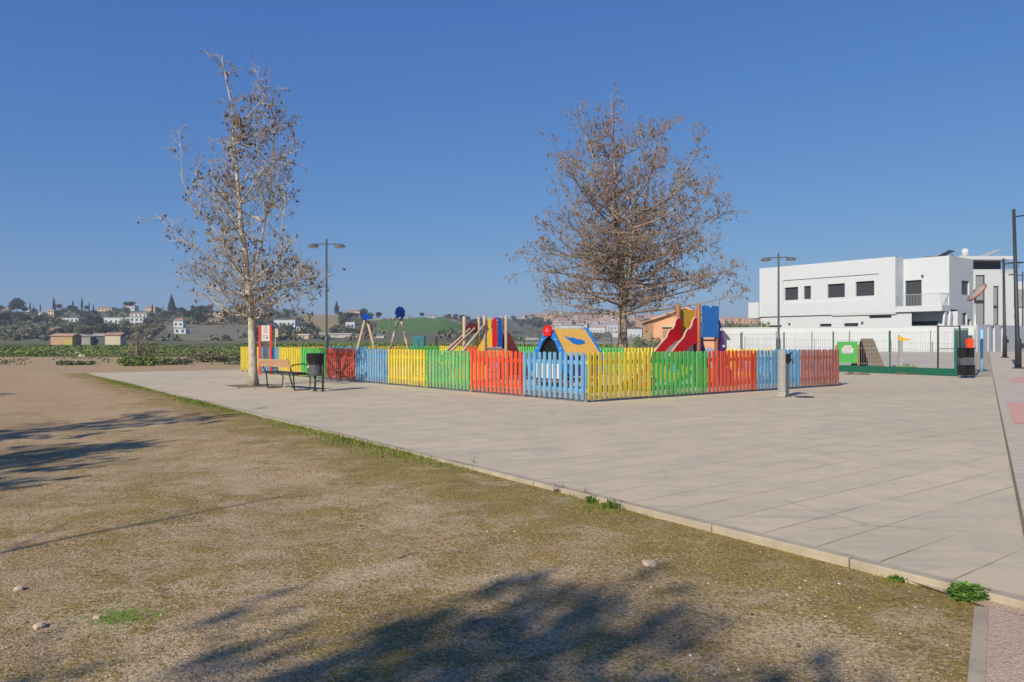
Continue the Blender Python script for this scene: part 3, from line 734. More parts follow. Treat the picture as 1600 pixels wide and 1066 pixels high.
# ---------------------------------------------------------------- slide tower
def slide_tower():
    p = at(1092, 20.3); root = empty('slide_tower', p, A, 'play tower with red wavy slide, blue side panel and purple climbing wall', 'slide')
    D, W, P = .78, .72, 1.36
    for x, y, h in ((0,0,2.33),(0,W,2.33),(D,0,2.2),(D,W,2.2)):
        b = MB(); b.tube([(x,y,0),(x,y,h-.03),(x,y,h)], [.06,.06,.045], 10); b.build('post', M['rwood'], root, smooth=True)
    b = MB(); b.box((D/2,W/2,P-.04), (D,W,.05)); b.build('platform', M['rwood'], root)
    b = MB(); z0, z1 = P+.04, 2.28
    b.prism([(.07,z0),(D+.03,z0),(D+.03,z1),(.5,z1),(.46,z1-.06),(.42,z1-.04),(.38,z1-.06),(.34,z1),(.07,z1)], (0,-.05,0), (1,0,0), (0,0,1), .025); o = b.build('side_panel', M['play_blue'] if 0 else M['panel_blue'], root)
    b = MB()
    for x in (.12, D-.02):
        for z in (z0+.07, (z0+z1)/2, z1-.07): b.tube([(x,-.063,z),(x,-.08,z)], .014, 8)
    b.build('bolt', M['black'], o)
    b = MB(); b.bb(D+.0,D+.02,.08,W-.05,P+.05,P+.5); b.build('back_panel', M['purple'], root)
    b = MB(); b.bb(.07,D,W+.03,W+.055,P+.05,2.2); b.build('side_panel', M['play_yellow'], root)
    # slide: bed and two wavy sides running down towards -x
    L = 2.45
    def prof(t): return P*(1-t)**1.0*.88+.16 if t < .85 else .16+P*.88*.15*(1-(t-.85)/.15)
    top = [(0.0,P+.52),(-.06,P+.58),(-.16,P+.58),(-.25,P+.50),(-.29,P+.36),(-.38,P+.27),(-.48,P+.25),(-.57,P+.15),(-.62,P+.04),(-.95,P-.20),(-1.3,P-.53),(-1.7,P-.87),(-2.1,P-1.1),(-2.4,.24)]
    bot = [(-2.4,.06),(-2.05,.07),(-1.7,.24),(-1.3,.50),(-.9,.80),(-.5,P-.28),(-.2,P-.14),(0,P-.10)]
    for y in (.02, W-.1):
        b = MB(); b.prism(top+bot, (0,y,0), (1,0,0), (0,0,1), .04); s = b.build('slide_side', M['play_red'], root)
        b = MB(); b.tube([(a,y-.0,c+.003) for a, c in top[1:]], .024, 6); b.build('edge_trim', M['cream'], s)
    b = MB(); bed = [(0,P-.02),(-.2,P-.05),(-.5,P-.20),(-.9,.88),(-1.3,.58),(-1.7,.32),(-2.05,.16),(-2.42,.14)]
    for (a, c), (e, g) in zip(bed, bed[1:]): b.add([(a,.03,c),(a,W-.1,c),(e,W-.1,g),(e,.03,g)], [(0,1,2,3),(3,2,1,0)])
    b.build('slide_bed', M['steel'], root)
    # purple climbing wall on the far side
    b = MB()
    for y in (0.0, W): b.prism([(D+.08,1.95),(D+.16,1.85),(D+.26,1.45),(D+.55,.7),(D+.85,.05),(D+.08,.05)], (0,y,0), (1,0,0), (0,0,1), .03)
    w = b.build('climbing_wall', M['purple'], root)
    b = MB()
    for x, z in ((D+.18,1.62),(D+.3,1.15),(D+.25,.75),(D+.5,.55),(D+.35,.3)): b.tube([(x,-.016,z),(x,-.05,z)], .04, 8)
    b.build('hold', M['white'], w)
    b = MB(); b.bb(.1,D-.05,W-.1,W-.06,.5,1.3); b.build('lower_panel', M['purple'], root)
    b = MB(); b.bb(-.0,.02,.2,.5,.55,1.25); b.build('lower_panel', M['white'], root)
    b = MB(); b.bb(.1,.6,-.03,0,.1,.55); b.build('lower_panel', M['play_yellow'], root)
M['panel_blue'] = simple('panel_blue', (.03,.20,.58), .4, .08)
slide_tower()
def rider(px, Y, cm, cs, label, rz):
    root = empty('spring_rider', at(px, Y), rz, label, 'spring rider')
    b = MB(); b.tube([(.09*cos(t), .09*sin(t), .02+t*.0085) for t in [k*.5 for k in range(76)]], .012, 6); b.build('spring', M['black'], root, smooth=True)
    for y in (-.13, .13):
        b = MB(); b.prism([(-.42,.42),(-.2,.32),(.2,.32),(.45,.45),(.52,.72),(.42,.86),(.30,.80),(.26,.62),(0,.54),(-.25,.58),(-.4,.72),(-.5,.62)], (0,y,0), (1,0,0), (0,0,1), .03); b.build('side_board', M[cm], root)
    b = MB(); b.box((-.05,0,.58), (.32,.26,.04)); b.build('seat', M[cs], root, bevel=.01)
    b = MB(); b.tube([(.3,-.2,.74),(.3,.2,.74)], .016, 8); b.build('handle', M['black'], root)
rider(1050, 17.9, 'play_yellow', 'ltblue', 'yellow spring rider behind the green panel below the slide', R(200))
rider(1188, 22.3, 'ltblue', 'play_red', 'pale blue spring rider behind the right hand panels', R(20))

# ---------------------------------------------------------------- street furniture
def bench():
    p = gp(457, 611); q = gp(415, 607); L = (q-p).length; a = math.atan2((q-p).y, (q-p).x)
    root = empty('park_bench', p, a, 'park bench with orange wooden backrest and black tubular frame under the tree', 'bench')
    # local x along the bench (towards the tree), local y: -y = front (right, away)
    for x in (0, L*.5, L):
        b = MB()
        b.tube([(x,.16,.84),(x,.05,.56),(x,-.02,.42),(x,-.06,.02)] if x != L*.5 else [(x,.16,.84),(x,.02,.45),(x,-.30,.42),(x,-.42,.02)], .019, 8)
        b.tube([(x,-.0,.43),(x,-.46,.42),(x,-.52,.3),(x,-.5,.02),(x,-.06,.015)] if x != L*.5 else [(x,-.3,.42),(x,-.46,.42)], .017, 8)
        b.build('leg_frame', M['dark'], root, smooth=True)
    b = MB(); b.tube([(0,.07,.6),(0,-.0,.67),(0,-.3,.70),(0,-.44,.66),(0,-.46,.42)], .016, 8); b.build('armrest', M['dark'], root, smooth=True)
    for i, z in enumerate((.66,.77)):
        b = MB(); t = (z-.56)/.28; b.box((L/2,.05+.11*t+.028,z), (L+.24,.025,.10), Matrix.Rotation(-.37, 3, 'X')); b.build('back_slat', M['bench'], root, bevel=.005)
    for y in (-.08,-.2,-.32,-.43):
        b = MB(); b.box((L/2+.1,y,.455), (L+.34,.09,.03)); b.build('seat_slat', M['dark'] if y > -.4 else M['bench'], root, bevel=.005)
bench()
def bin_():
    p = gp(495, 611.5); root = empty('litter_bin', p, R(-12), 'dark grey round litter bin with black hood hung between two posts beside the bench', 'litter bin')
    for s in (-1, 1):
        b = MB(); b.tube([(s*.17,0,0),(s*.17,0,.90)] if s > 0 else [(s*.05,.0,0),(s*.05,.0,.42)], .026, 10); b.build('post', M['dark'], root, smooth=True)
        b = MB(); x = .17 if s > 0 else -.05; b.lathe((x,0,0), [(0,.02),(.07,.02),(.07,0)], 12); b.build('foot', M['dark'], root)
    b = MB(); b.tube([(-.05,0,.38),(-.16,.1,.48)], .015, 8); b.tube([(-.05,0,.26),(.17,0,.26)], .013, 8); b.build('brace', M['dark'], root)
    b = MB(); b.lathe((-.04,0,0), [(0,.40),(.15,.40),(.17,.44),(.185,.74),(.17,.74),(.0,.72)], 28); bd = b.build('bin_body', M['slate'], root, smooth=False)
    b = MB(); b.lathe((-.04,0,0), [(.2,.70),(.215,.78),(.225,.88),(.23,.965),(.19,.985),(0,.985)], 28); b.build('hood', M['black'], root)
    b = MB(); b.box((-.16,-.155,.64), (.05,.01,.07), Matrix.Rotation(-.65,3,'Z')); b.tube([(-.06,-.19,.74),(-.02,-.195,.76),(.02,-.19,.74)], .012, 6); b.build('sticker', M['white'], bd)
bin_()
def notice():
    p = at(414.5, 28.4); root = empty('notice_board', p, R(8), 'red framed notice board with white panels of small print beside the fence', 'sign')
    for s in (-1, 1):
        b = MB(); b.box((s*.2,0,.95), (.085,.07,1.9)); b.build('post', M['sign_red'], root, bevel=.006)
    b = MB(); b.box((0,0,1.60), (.32,.02,.6)); w = b.build('panel', M['white'], root)
    b = MB(); r = random.Random(5)
    for i in range(9):
        z = 1.86-i*.036
        for x0, x1 in ((-.07,-.01),(.01,.09)): b.bb(x0+r.uniform(0,.01), x1-r.uniform(0,.02), -.0125,-.0115, z, z+.016)
    b.bb(-.11,.11,-.0125,-.0115,1.505,1.52)
    for i in range(3): b.bb(-.1,.0,-.0125,-.0115,1.46-i*.05,1.475-i*.05)
    b.bb(.04,.1,-.0125,-.0115,1.38,1.47); b.build('print', M['slate'], w)
    b = MB(); b.box((-.04,0,.82), (.09,.03,.9)); b.box((.07,.0,.82), (.07,.02,.9)); b.build('lower_panel', M['slate'], root)
    b = MB(); b.lathe((.36,.1,0), [(.02,0),(.02,1.45)], 8); b.prism([(-.09,1.45),(.09,1.45),(.11,1.6),(.09,1.76),(0,1.8),(-.09,1.76),(-.11,1.6)], (.36,.1,0), (1,0,0), (0,0,1), .02); b.build('side_plaque', M['cream'], root)
M['sign_red'] = simple('sign_red', (.62,.05,.04), .5, .1)
notice()
def park_lamp(px, Y, H, label, rz=0):
    root = empty('street_lamp', at(px, Y), rz, label, 'street lamp', 'twin headed park lamps')
    b = MB(); b.lathe((0,0,0), [(.13,0),(.13,.03),(.085,.05),(.085,1.35),(.06,1.42),(.045,1.5),(.038,H-.02),(.02,H),(0,H)], 14); b.build('pole', M['slate'], root, smooth=False)
    b = MB(); b.tube([(-.52,0,H-.22),(-.3,0,H-.2),(0,0,H-.2),(.3,0,H-.2),(.52,0,H-.22)], .022, 8); b.build('arm', M['slate'], root)
    for s in (-1, 1):
        b = MB(); b.lathe((s*.5,0,H-.31), [(.0,.115),(.07,.11),(.16,.075),(.205,.03),(.21,.0)], 20); h = b.build('lamp_head', M['slate'], root, smooth=True)
        b = MB(); b.lathe((s*.5,0,H-.31), [(.205,0.0),(.15,-.04),(0,-.055)], 20); b.build('diffuser', M['lampglass'], h, smooth=True)
park_lamp(510, 27.6, zh(373, 27.6), 'dark twin headed park lamp behind the green panel near the pale tree', R(0))
park_lamp(1216.5, 30.8, zh(395, 30.8), 'dark twin headed park lamp in front of the white house', R(-10))
def side_lamp(px0, Y, H, px_lean, label, arm, thick=.09, hd=True):
    p = gp(px0, 0) if 0 else at(px0, Y, zr(Y)); root = empty('street_lamp', p, 0, label, 'street lamp', 'tall street lamps on the right pavement')
    lx = (px_lean-px0)/F*Y
    b = MB(); b.tube([(0,0,0),(0,0,1.25),(lx*.2,0,1.4),(lx,0,H)], [thick,thick,thick*.72,thick*.5], 14); b.build('pole', M['dark'], root, smooth=True)
    b = MB(); b.lathe((0,0,0), [(0,.06),(thick*1.6,.05),(thick*1.9,0)], 14); b.build('base_plate', M['dark'], root)
    b = MB(); b.box((thick*1.0,-.05,1.0), (.10,.14,.22)); b.build('service_box', M['dark'], root, bevel=.01)
    b = MB(); b.tube([(lx,0,H-.35),(lx+.6*arm,0,H-.25)], .03, 8); b.build('arm', M['dark'], root)
    b = MB(); b.box((lx+.85*arm,0,H-.24), (.6,.24,.09)); b.build('lamp_head', M['dark'], root, bevel=.03)
side_lamp(1591, 32.5, zh(330, 32.5), 1584, 'thick dark street lamp at the right edge of the view', 1, .125)
side_lamp(1570, 44, zh(404, 44)-.3, 1568, 'slimmer dark street lamp in front of the grey and white block', 1, .12)
side_lamp(1598, 62, 6.5, 1598, 'far small street lamp half hidden at the right edge', -1, .09)

def fountain():
    p = gp(1222, 620); root = empty('drinking_fountain', p, R(12), 'grey concrete drinking fountain pillar with dark metal tap side', 'drinking fountain')
    b = MB(); b.box((-.01,0,.54), (.105,.17,1.08)); b.build('pillar', M['fount'], root, bevel=.012)
    b = MB(); b.box((.095,0,.5), (.085,.15,1.0)); b.build('metal_side', M['slate'], root, bevel=.008)
    b = MB(); b.box((.10,-.10,.90), (.09,.07,.2)); b.tube([(.13,-.1,.88),(.17,-.16,.86),(.17,-.18,.78)], .02, 8); b.tube([(.12,-.1,.98),(.16,-.16,1.04)], .018, 8); b.build('tap', M['black'], root, bevel=.006)
    b = MB(); b.box((-.07,-.08,.06), (.12,.2,.12)); b.build('plinth', M['stone'], root, bevel=.02)
    b = MB(); b.lathe((.42,-.25,.0), [(0,.014),(.22,.014),(.22,0)], 20); b.build('drain', M['dark'], root)
M['fount'] = simple('weathered_concrete', (.34,.34,.33), .8, .12, 8, bump=.3)
fountain()
def dog_bins():
    p = gp(1509, 591); root = empty('waste_bin', p, R(4), 'two pairs of black bins stacked on one post at the fence corner', 'waste bin')
    b = MB(); b.tube([(0,0,0),(0,0,.98)], .035, 10); b.build('post', M['dark'], root)
    for z0, z1, w in ((.10,.44,.13), (.72,1.04,.15)):
        for s in (-1, 1):
            b = MB(); b.box((s*.13,-.02,(z0+z1)/2), (.2,.24,z1-z0)); b.box((s*.13,-.02,z1), (.24,.28,.05)); b.box((s*.13,-.02,z0+.02), (.17,.2,.05)); b.build('bin_body', M['black'], root, bevel=.02)
    b = MB(); b.box((0,-.04,.58), (.4,.2,.3)); b.build('bag_dispenser', M['slate'], root, bevel=.02)
dog_bins()
def mirror():
    p = gp(1523.5, 589); root = empty('traffic_mirror', p, 0, 'round convex traffic mirror with red rim on a grey pole, seen from behind', 'mirror')
    Y = p.y; H = zh(462, Y)
    b = MB(); b.tube([(0,0,0),(0,0,H)], .037, 12); b.build('pole', M['steel'], root, smooth=True)
    n = Vector((.74,-.12,-.67)).normalized(); a = n.cross(Vector((0,1,0))).normalized(); c = n.cross(a)
    cen = Vector((.06,0,zh(457, Y)))
    def disc(off0, off1, r0, r1): return [cen+n*off0+(a*cos(t)+c*sin(t))*r0 for t in [2*pi*k/28 for k in range(28)]]
    b = MB(); prof = [(-.10,.04),(-.085,.2),(-.03,.36),(0,.385),(.03,.385)]; vs_ = []; fs_ = []
    for o_, r_ in prof: vs_ += disc(o_, 0, r_, 0)
    for i in range(len(prof)-1): fs_ += [(i*28+j, i*28+(j+1)%28, (i+1)*28+(j+1)%28, (i+1)*28+j) for j in range(28)]
    b.add(vs_, fs_); b.build('back_shell', M['shell'], root, smooth=True)
    b = MB(); vs_ = []; prof = [(.03,.385),(.035,.402),(-.02,.408),(-.025,.385)]; fs_ = []
    for o_, r_ in prof: vs_ += disc(o_, 0, r_, 0)
    for i in range(4): fs_ += [(i*28+j, i*28+(j+1)%28, ((i+1)%4)*28+(j+1)%28, ((i+1)%4)*28+j) for j in range(28)]
    b.add(vs_, fs_); b.build('rim', M['mir_red'], root, smooth=True)
    b = MB(); vs_ = []; prof = [(.03,.385),(.05,.25),(.065,.08)]; fs_ = []
    for o_, r_ in prof: vs_ += disc(o_, 0, r_, 0)
    for i in range(2): fs_ += [(i*28+j, i*28+(j+1)%28, (i+1)*28+(j+1)%28, (i+1)*28+j) for j in range(28)]
    fs_.append(tuple(2*28+j for j in range(28))); b.add(vs_, fs_); b.build('mirror_face', M['mirr'], root, smooth=True)
M['shell'] = simple('weathered_shell', (.30,.27,.25), .8, .3, 9); M['mirr'] = simple('mirror_face', (.8,.8,.8), .05, .02, metal=1); M['mir_red'] = simple('faded_red', (.36,.11,.09), .5, .15)
mirror()
b = MB(); p = at(1534, 29.5); b.tube([(0,0,0),(0,0,zh(515, 29.5))], .055, 12)
o = b.build('post', M['ltblue'], smooth=True, loc=p); tag(o, 'pale blue post beside the green gate post', 'post')
root = empty('hydrant_box', at(1515, 31), 0, 'orange red upright box with grey cap behind the black bins', 'box')
b = MB(); b.box((0,0,.9), (.22,.22,1.0)); b.build('body', M['orange'], root, bevel=.02)
b = MB(); b.box((0,0,1.47), (.16,.16,.14)); b.box((0,0,.22), (.1,.1,.44)); b.build('cap', M['slate'], root)

# ---------------------------------------------------------------- mesh fence of the dog park
def mesh_fence(p, q, H, label, m='dkgreen', bars='steel', sp=2.5, plinth=0.0, z0=0., z1=0., bar_sp=.10, th_=.006, pw=.035):
    d = q-p; L = d.length; a = math.atan2(d.y, d.x); root = empty('mesh_fence', p, a, label, 'fence')
    n = max(1, round(L/sp))
    zz = lambda x: z0+(z1-z0)*x/L
    for i in range(n+1):
        x = L*i/n; b = MB(); b.box((x,0,zz(x)+H/2), (pw*1.3,pw*1.3,H+.04)); b.build('post', M[m], root)
    for i in range(n):
        x0, x1 = L*i/n+.03, L*(i+1)/n-.03; b = MB(); k = max(2, int((x1-x0)/bar_sp))
        for j in range(k+1):
            x = x0+(x1-x0)*j/k; b.box((x,0,zz(x)+plinth+(H-plinth)/2), (th_,th_,H-plinth-.04))
        for z in (plinth+.08, H*.6, H-.06): b.bar((x0,.006,zz(x0)+z), (x1,.006,zz(x1)+z), .008)
        b.build('wire_panel', M[bars], root)
        if plinth:
            b = MB(); b.box(((x0+x1)/2,-.03,plinth/2-.02), (x1-x0+.05,.03,plinth)); b.build('plinth_board', M['plinth'], root)
    return root
M['plinth'] = simple('plinth_green', (.012,.10,.07), .5, .15); M['wire'] = simple('pale_wire', (.36,.37,.37), .5, .1)
mesh_fence(DF1+Vector((-.0,0,0)), DF0, 1.68, 'green post mesh fence with green base board round the dog park', sp=2.55, plinth=.30, bars='wire')
mesh_fence(DF0, DF0+Vector((-14, 17, 0)), 1.6, 'thin dark mesh fence running behind the playground towards the fields', m='dark', bars='dark', sp=2.8, th_=.004)
G0, G1 = DF1+Vector((.0,.1,0)), Vector((17.9, 29.6, 0))
mesh_fence(G0, Vector((28.8, 46.5, 0)), 1.75, 'green mesh fence between the dog park and the right pavement', sp=2.6, bars='wire', z1=.35)
mesh_fence(WA+Vector((1.2,-1.6,0)), WB+Vector((-.9,-1.3,0)), 1.55, 'grey mesh fence in front of the white boundary wall', m='dark', bars='steel', sp=2.6, z0=.50, z1=.50, bar_sp=.14, th_=.010)
# gate frame
root = empty('gate', gp(1495, 588)+Vector((0,1.2,0)), R(10), 'dark framed mesh gate beside the black bins', 'gate')
b = MB()
for x in (0, .95): b.box((x,0,.95), (.045,.045,1.9))
for z in (.1, 1.0, 1.87): b.box((.475,0,z), (.92,.035,.035))
b.build('frame', M['dark'], root)
b = MB(); [b.box((.07+.09*i,0,.95), (.006,.006,1.8)) for i in range(10)]; b.build('wire_panel', M['wire'], root)

# things in the dog park
def zyard(Y): return .012+max(0, min(1, (Y-33)/24))*.5
Yb = 33.5; root = empty('signboard', at(1324, Yb, .1), R(6), 'green board with white tree emblem inside the mesh fence', 'sign')
W = 34/F*Yb
b = MB(); b.box((0,0,zh(550.5, Yb)-.1), (W,.03,33/F*Yb)); pn = b.build('board', M['sgreen'] if 'sgreen' in M else simple('sign_green', (.07,.42,.07), .5, .05), root)
b = MB(); rr = random.Random(2); cz = zh(548, Yb)-.1; out = []
for k in range(40):
    t = 2*pi*k/40; r_ = .27*(1+.06*sin(7*t)); out.append((r_*1.05*cos(t), max(-.12, r_*.9*sin(t))))
b.prism(out, (0,-.02,cz), (1,0,0), (0,0,1), .006); em = b.build('tree_emblem', M['white'], pn)
b = MB(); b.bb(-.2,.2,-.026,-.0245,cz-.15,cz-.125); b.bb(-.24,.24,-.026,-.0245,cz-.095,cz-.08)
for x, z in ((-.12,.08),(.02,.14),(.1,.03),(-.02,-.0),(.14,.12),(-.17,-.01)): b.prism([(.035*cos(t)*1.3, .022*sin(t)) for t in [2*pi*k/10 for k in range(10)]], (x,-.0255,cz+z), (1,0,0), (0,0,1), .002)
b.build('emblem_lines', M['steel'], em)
for s in (-1, 1): b = MB(); b.box((s*(W/2+.03),.0,zh(550, Yb)/2), (.07,.06,zh(534, Yb)-.05)); b.build('post', M['rwood'], root)
root = empty('agility_ramp', at(1356, 34.5, .1), R(15), 'brown wooden A-shaped ramp with crosswise battens in the dog park', 'ramp')
h = zh(529, 34.5)-.1
b = MB(); b.add([(-.45,-.62,.02),(.38,-.62,.02),(.30,.0,h),(-.33,0,h),(-.45,-.62,-.03),(.38,-.62,-.03),(.30,.04,h),(-.33,.04,h)], [(0,1,2,3),(7,6,5,4),(0,4,5,1),(1,5,6,2),(2,6,7,3),(3,7,4,0)]); rp = b.build('ramp_board', M['ramp'] if 'ramp' in M else simple('ramp_wood', (.17,.14,.10), .8, .2, 8), root)
b = MB()
for i in range(7): t = (i+.5)/7.3; b.box((-.03+.0*t,-.63+.62*t,.03+h*t), (.8-.18*t,.03,.035))
b.build('batten', M['lwood2'] if 'lwood2' in M else simple('batten_wood', (.28,.24,.17), .8, .2, 8), rp)
b = MB(); b.add([(-.33,.04,h),(.30,.04,h),(.52,.7,0),(-.4,.7,0),(-.33,.0,h-.05),(.30,.0,h-.05),(.52,.62,0),(-.4,.62,0)], [(0,1,2,3),(7,6,5,4),(1,5,6,2),(3,2,6,7),(0,4,7,3)]); b.build('rear_board', M['black'], root)
root = empty('dog_post', at(1407, 35, .1), 0, 'grey agility post with yellow top and short arm in the dog park', 'post')
b = MB(); b.box((0,0,.62), (.16,.12,1.24)); b.build('pole', M['steel'], root)
b = MB(); b.prism([(-.1,1.2),(.12,1.2),(.45,1.25),(.45,1.32),(.2,1.32),(.02,1.42),(-.12,1.5)], (0,0,0), (1,0,0), (0,0,1), .1); b.build('top', M['play_yellow'], root)
root = empty('cable_reel', at(655, 48), 0, 'teal metal cabinet beyond the rear fence', 'cabinet')
b = MB(); b.box((0,0,zh(525, 48)/2), (18/F*48, .7, zh(525, 48))); b.build('body', M['teal'], root, bevel=.03)
b = MB(); b.box((0,-.36,.8), (.02,.02,1.2)); b.box((.1,-.37,.8), (.04,.03,.2)); b.build('door_handle', M['dark'], root)
b = MB(); b.box((0,0,zh(526,48)/2), (.16,.16,zh(526,48))); o = b.build('post', M['dark'], loc=at(682, 48)); tag(o, 'short dark post right of the teal cabinet', 'post')

# ---------------------------------------------------------------- white boundary wall and modern house
def wall(name, p, q, h, th_, z, m, label, cat='wall'):
    d = q-p; root = None
    b = MB(); b.box((0,0,h/2-.2), (d.length, th_, h+.4)); b.box((0,0,h+.03), (d.length, th_+.06, .06))
    o = b.build(name, M[m], bevel=.01); mid = (p+q)/2; o.location = (mid.x, mid.y, z); o.rotation_euler = (0,0,math.atan2(d.y, d.x)); return tag(o, label, cat)
wall('boundary_wall', WA, WB, 1.86, .2, .5, 'render', 'long white boundary wall at the foot of the white house')
HA, HB = Vector((23.6, 70, 0)), Vector((31.3, 60, 0)); HU = (HB-HA).normalized(); HV = Vector((-HU.y, HU.x, 0))   # HV points away from the viewer
def ray(px, py): return Vector(((px-800)/F, 1.0, (533-py)/F))
def face(px, py, o, ex):
    """coordinates (along ex, z) on the vertical plane through o containing ex, seen at a pixel"""
    r = ray(px, py); n = Vector((-ex.y, ex.x, 0)); Y = o.dot(n)/r.dot(n); p = r*Y
    return (p-o).dot(ex), EYE+r.z*Y
def fwin(b, o, ex, px0, px1, py0, py1, inset=.02):
    pm = (py0+py1)/2
    a0 = face(px0, pm, o, ex)[0]; a1 = face(px1, pm, o, ex)[0]; pc = (px0+px1)/2
    z0 = face(pc, py1, o, ex)[1]; z1 = face(pc, py0, o, ex)[1]; return a0, a1, z0, z1
house = empty('modern_house', HA, math.atan2(HU.y, HU.x), 'large white flat roofed modern house with dark windows and a balcony', 'house')
# local frame: x = HU (towards the viewer right), y = HV (away), z
Lf = (HB-HA).length; ZT = zh(402, 60.0); Z0 = .3
zl = face(1188, 420, HA, HU)[1]
ZM = face(1300, 492, HA, HU)[1]           # underside of the upper storey
def panel_with_holes(b, x0, x1, z0, z1, holes, y0, y1):
    """wall slab in the local xz plane between y0 and y1 with rectangular openings"""
    xs = sorted({x0, x1, *[h[0] for h in holes], *[h[1] for h in holes]}); zs = sorted({z0, z1, *[h[2] for h in holes], *[h[3] for h in holes]})
    for i in range(len(xs)-1):
        for j in range(len(zs)-1):
            cx, cz = (xs[i]+xs[i+1])/2, (zs[j]+zs[j+1])/2
            if cx < x0 or cx > x1 or cz < z0 or cz > z1: continue
            if any(h[0] < cx < h[1] and h[2] < cz < h[3] for h in holes): continue
            b.add([(xs[i],y0,zs[j]),(xs[i+1],y0,zs[j]),(xs[i+1],y0,zs[j+1]),(xs[i],y0,zs[j+1])], [(0,1,2,3)])
    for h in holes:
        a, c, e, g = h
        b.add([(a,y0,e),(c,y0,e),(c,y0,g),(a,y0,g),(a,y1,e),(c,y1,e),(c,y1,g),(a,y1,g)], [(0,4,5,1),(1,5,6,2),(2,6,7,3),(3,7,4,0)])
def window(h, y, name='window', sh='glass', parent=None):
    a, c, e, g = h; b = MB(); w = .05
    b.bb(a,c,y-.03,y+.03,g-w,g); b.bb(a,c,y-.03,y+.03,e,e+w); b.bb(a,a+w,y-.03,y+.03,e+w,g-w); b.bb(c-w,c,y-.03,y+.03,e+w,g-w)
    f = b.build(name, M['dark'], parent or house)
    b = MB(); n = max(2, int((g-e-2*w)/.09)); st = (g-e-2*w)/n
    for i in range(n): b.bb(a+w,c-w,y-.012,y+.012,e+w+i*st+.004,e+w+(i+1)*st-.004)
    b.bb(a+w,c-w,y+.014,y+.02,e+w,g-w)
    b.build('shutter', M[sh], f)
up = [fwin(None, HA, HU, *q) for q in ((1226,1247,449,469),(1256,1267,447,467.5),(1293,1320,443.5,465),(1337,1366,439.5,462.5))]
xe = Lf
b = MB()
panel_with_holes(b, 0, Lf, ZM, ZT, up, 0, .35)
# recess frame of the upper windows: a shallow box round them
b.bb(0, .0+.001, .001, 9, ZM, ZT)
b.add([(0,0,ZM),(0,9,ZM),(0,9,ZT),(0,0,ZT)], [(0,1,2,3)]); b.add([(Lf,0,ZM),(Lf,0,ZT),(Lf,9,ZT),(Lf,9,ZM)], [(0,1,2,3)])
b.add([(0,0,ZT-.25),(Lf,0,ZT-.25),(Lf,9,ZT-.25),(0,9,ZT-.25)], [(0,1,2,3)]); b.add([(0,0,ZM),(0,9,ZM),(Lf,9,ZM),(Lf,0,ZM)], [(0,1,2,3)])
b.build('wall', M['render'], house)
for h in up: window(h, .22)
# projecting lintel line above and sill below the windows (thin shadow lines of the recess)
xa = fwin(None, HA, HU, 1224, 1279, 436, 440); xb = fwin(None, HA, HU, 1279, 1374, 428, 438)
b = MB()
def wedge(x0, x1, z0a, z0b, z1, d0, d1):
    b.add([(x0,-d0,z1),(x1,-d1,z1),(x1,-d1,z0b),(x0,-d0,z0a),(x0,.0,z1),(x1,0,z1),(x1,0,z0b),(x0,0,z0a)], [(0,1,2,3),(7,6,5,4),(0,4,5,1),(1,5,6,2),(2,6,7,3),(3,7,4,0)])
zt1 = face(1250, 436.5, HA, HU)[1]
wedge(0, Lf, zt1, zt1, ZT+.05, .10, .10); wedge(0, xa[0], ZM, ZM, zt1, .10, .10)
zt2 = face(1300, 471, HA, HU)[1]
wedge(xa[0], Lf, ZM, ZM, zt2, .10, .10); wedge(face(1374,450,HA,HU)[0], Lf, zt2, zt2, zt1, .10, .10)
b.build('facade_frame', M['render'], house)
# lower storey, set back .5 m
lo_o = HA+HV*.06
sl = [fwin(None, lo_o, HU, *q) for q in ((1199,1221,508.5,515.5),(1281,1299,506,514),(1319,1341,505,513.5),(1358,1393,493.3,497.2))]
b = MB(); panel_with_holes(b, 0, Lf+1.2, Z0, ZM, sl, .06, .4); b.add([(0,.06,Z0),(0,9,Z0),(0,9,ZM),(0,.06,ZM)], [(0,1,2,3)])
b.build('lower_wall', M['render'], house)
for h in sl: window(h, .22, 'slit_window')
# two white screen walls standing proud of the lower storey
for px0, px1 in ((1188,1234),(1300,1402)):
    a0, a1 = face(px0, 505, HA, HU)[0], face(px1, 505, HA, HU)[0]
    if px0 == 1300:
        zc = face(1350, 499, HA, HU)[1]; b = MB(); b.bb(a0, a1-.05, -.08, .055, ZM-.10, ZM-.003); b.build('ledge', M['render'], house)
# left terrace block
xt0 = face(1172, 486, HA, HU)[0]; b = MB(); zt0, zt1_ = face(1180, 497.5, HA, HU)[1], face(1180, 473, HA, HU)[1]
b.bb(xt0, -.003, -.3, 6, zt0, zt1_); b.build('terrace_parapet', M['render'], house, bevel=.01)
# balcony block: recessed by 1.3 m
BO = HB+HV*1.3; L2 = 3.5; XB = Lf
ZT2 = zh(399.5, 58.05)
door = fwin(None, BO, HU, 1414.5, 1440, 438, 478); sl2 = fwin(None, BO, HU, 1424, 1465, 502, 510.5)
zfl = face(1440, 479, BO, HU)[1]; zfb = face(1440, 487, HB, HU)[1]
b = MB(); yb = 1.3
hd = (XB+door[0], XB+door[1], zfl+.02, door[3])
panel_with_holes(b, XB+.003, XB+L2, zfb, ZT2, [hd], yb, yb+.35)
b.add([(XB,yb,ZT2),(XB+L2,yb,ZT2),(XB+L2,8,ZT2),(XB,8,ZT2)], [(0,1,2,3)])
b.build('balcony_wall', M['render'], house)
window(hd, yb+.2, 'balcony_door')
hs = (XB+sl2[0], XB+sl2[1], sl2[2], sl2[3])
b = MB(); panel_with_holes(b, XB+.4, XB+L2+.6, Z0, zfb-.004, [hs], yb+.02, yb+.4); b.build('rear_lower_wall', M['render'], house); window(hs, yb+.2, 'slit_window')
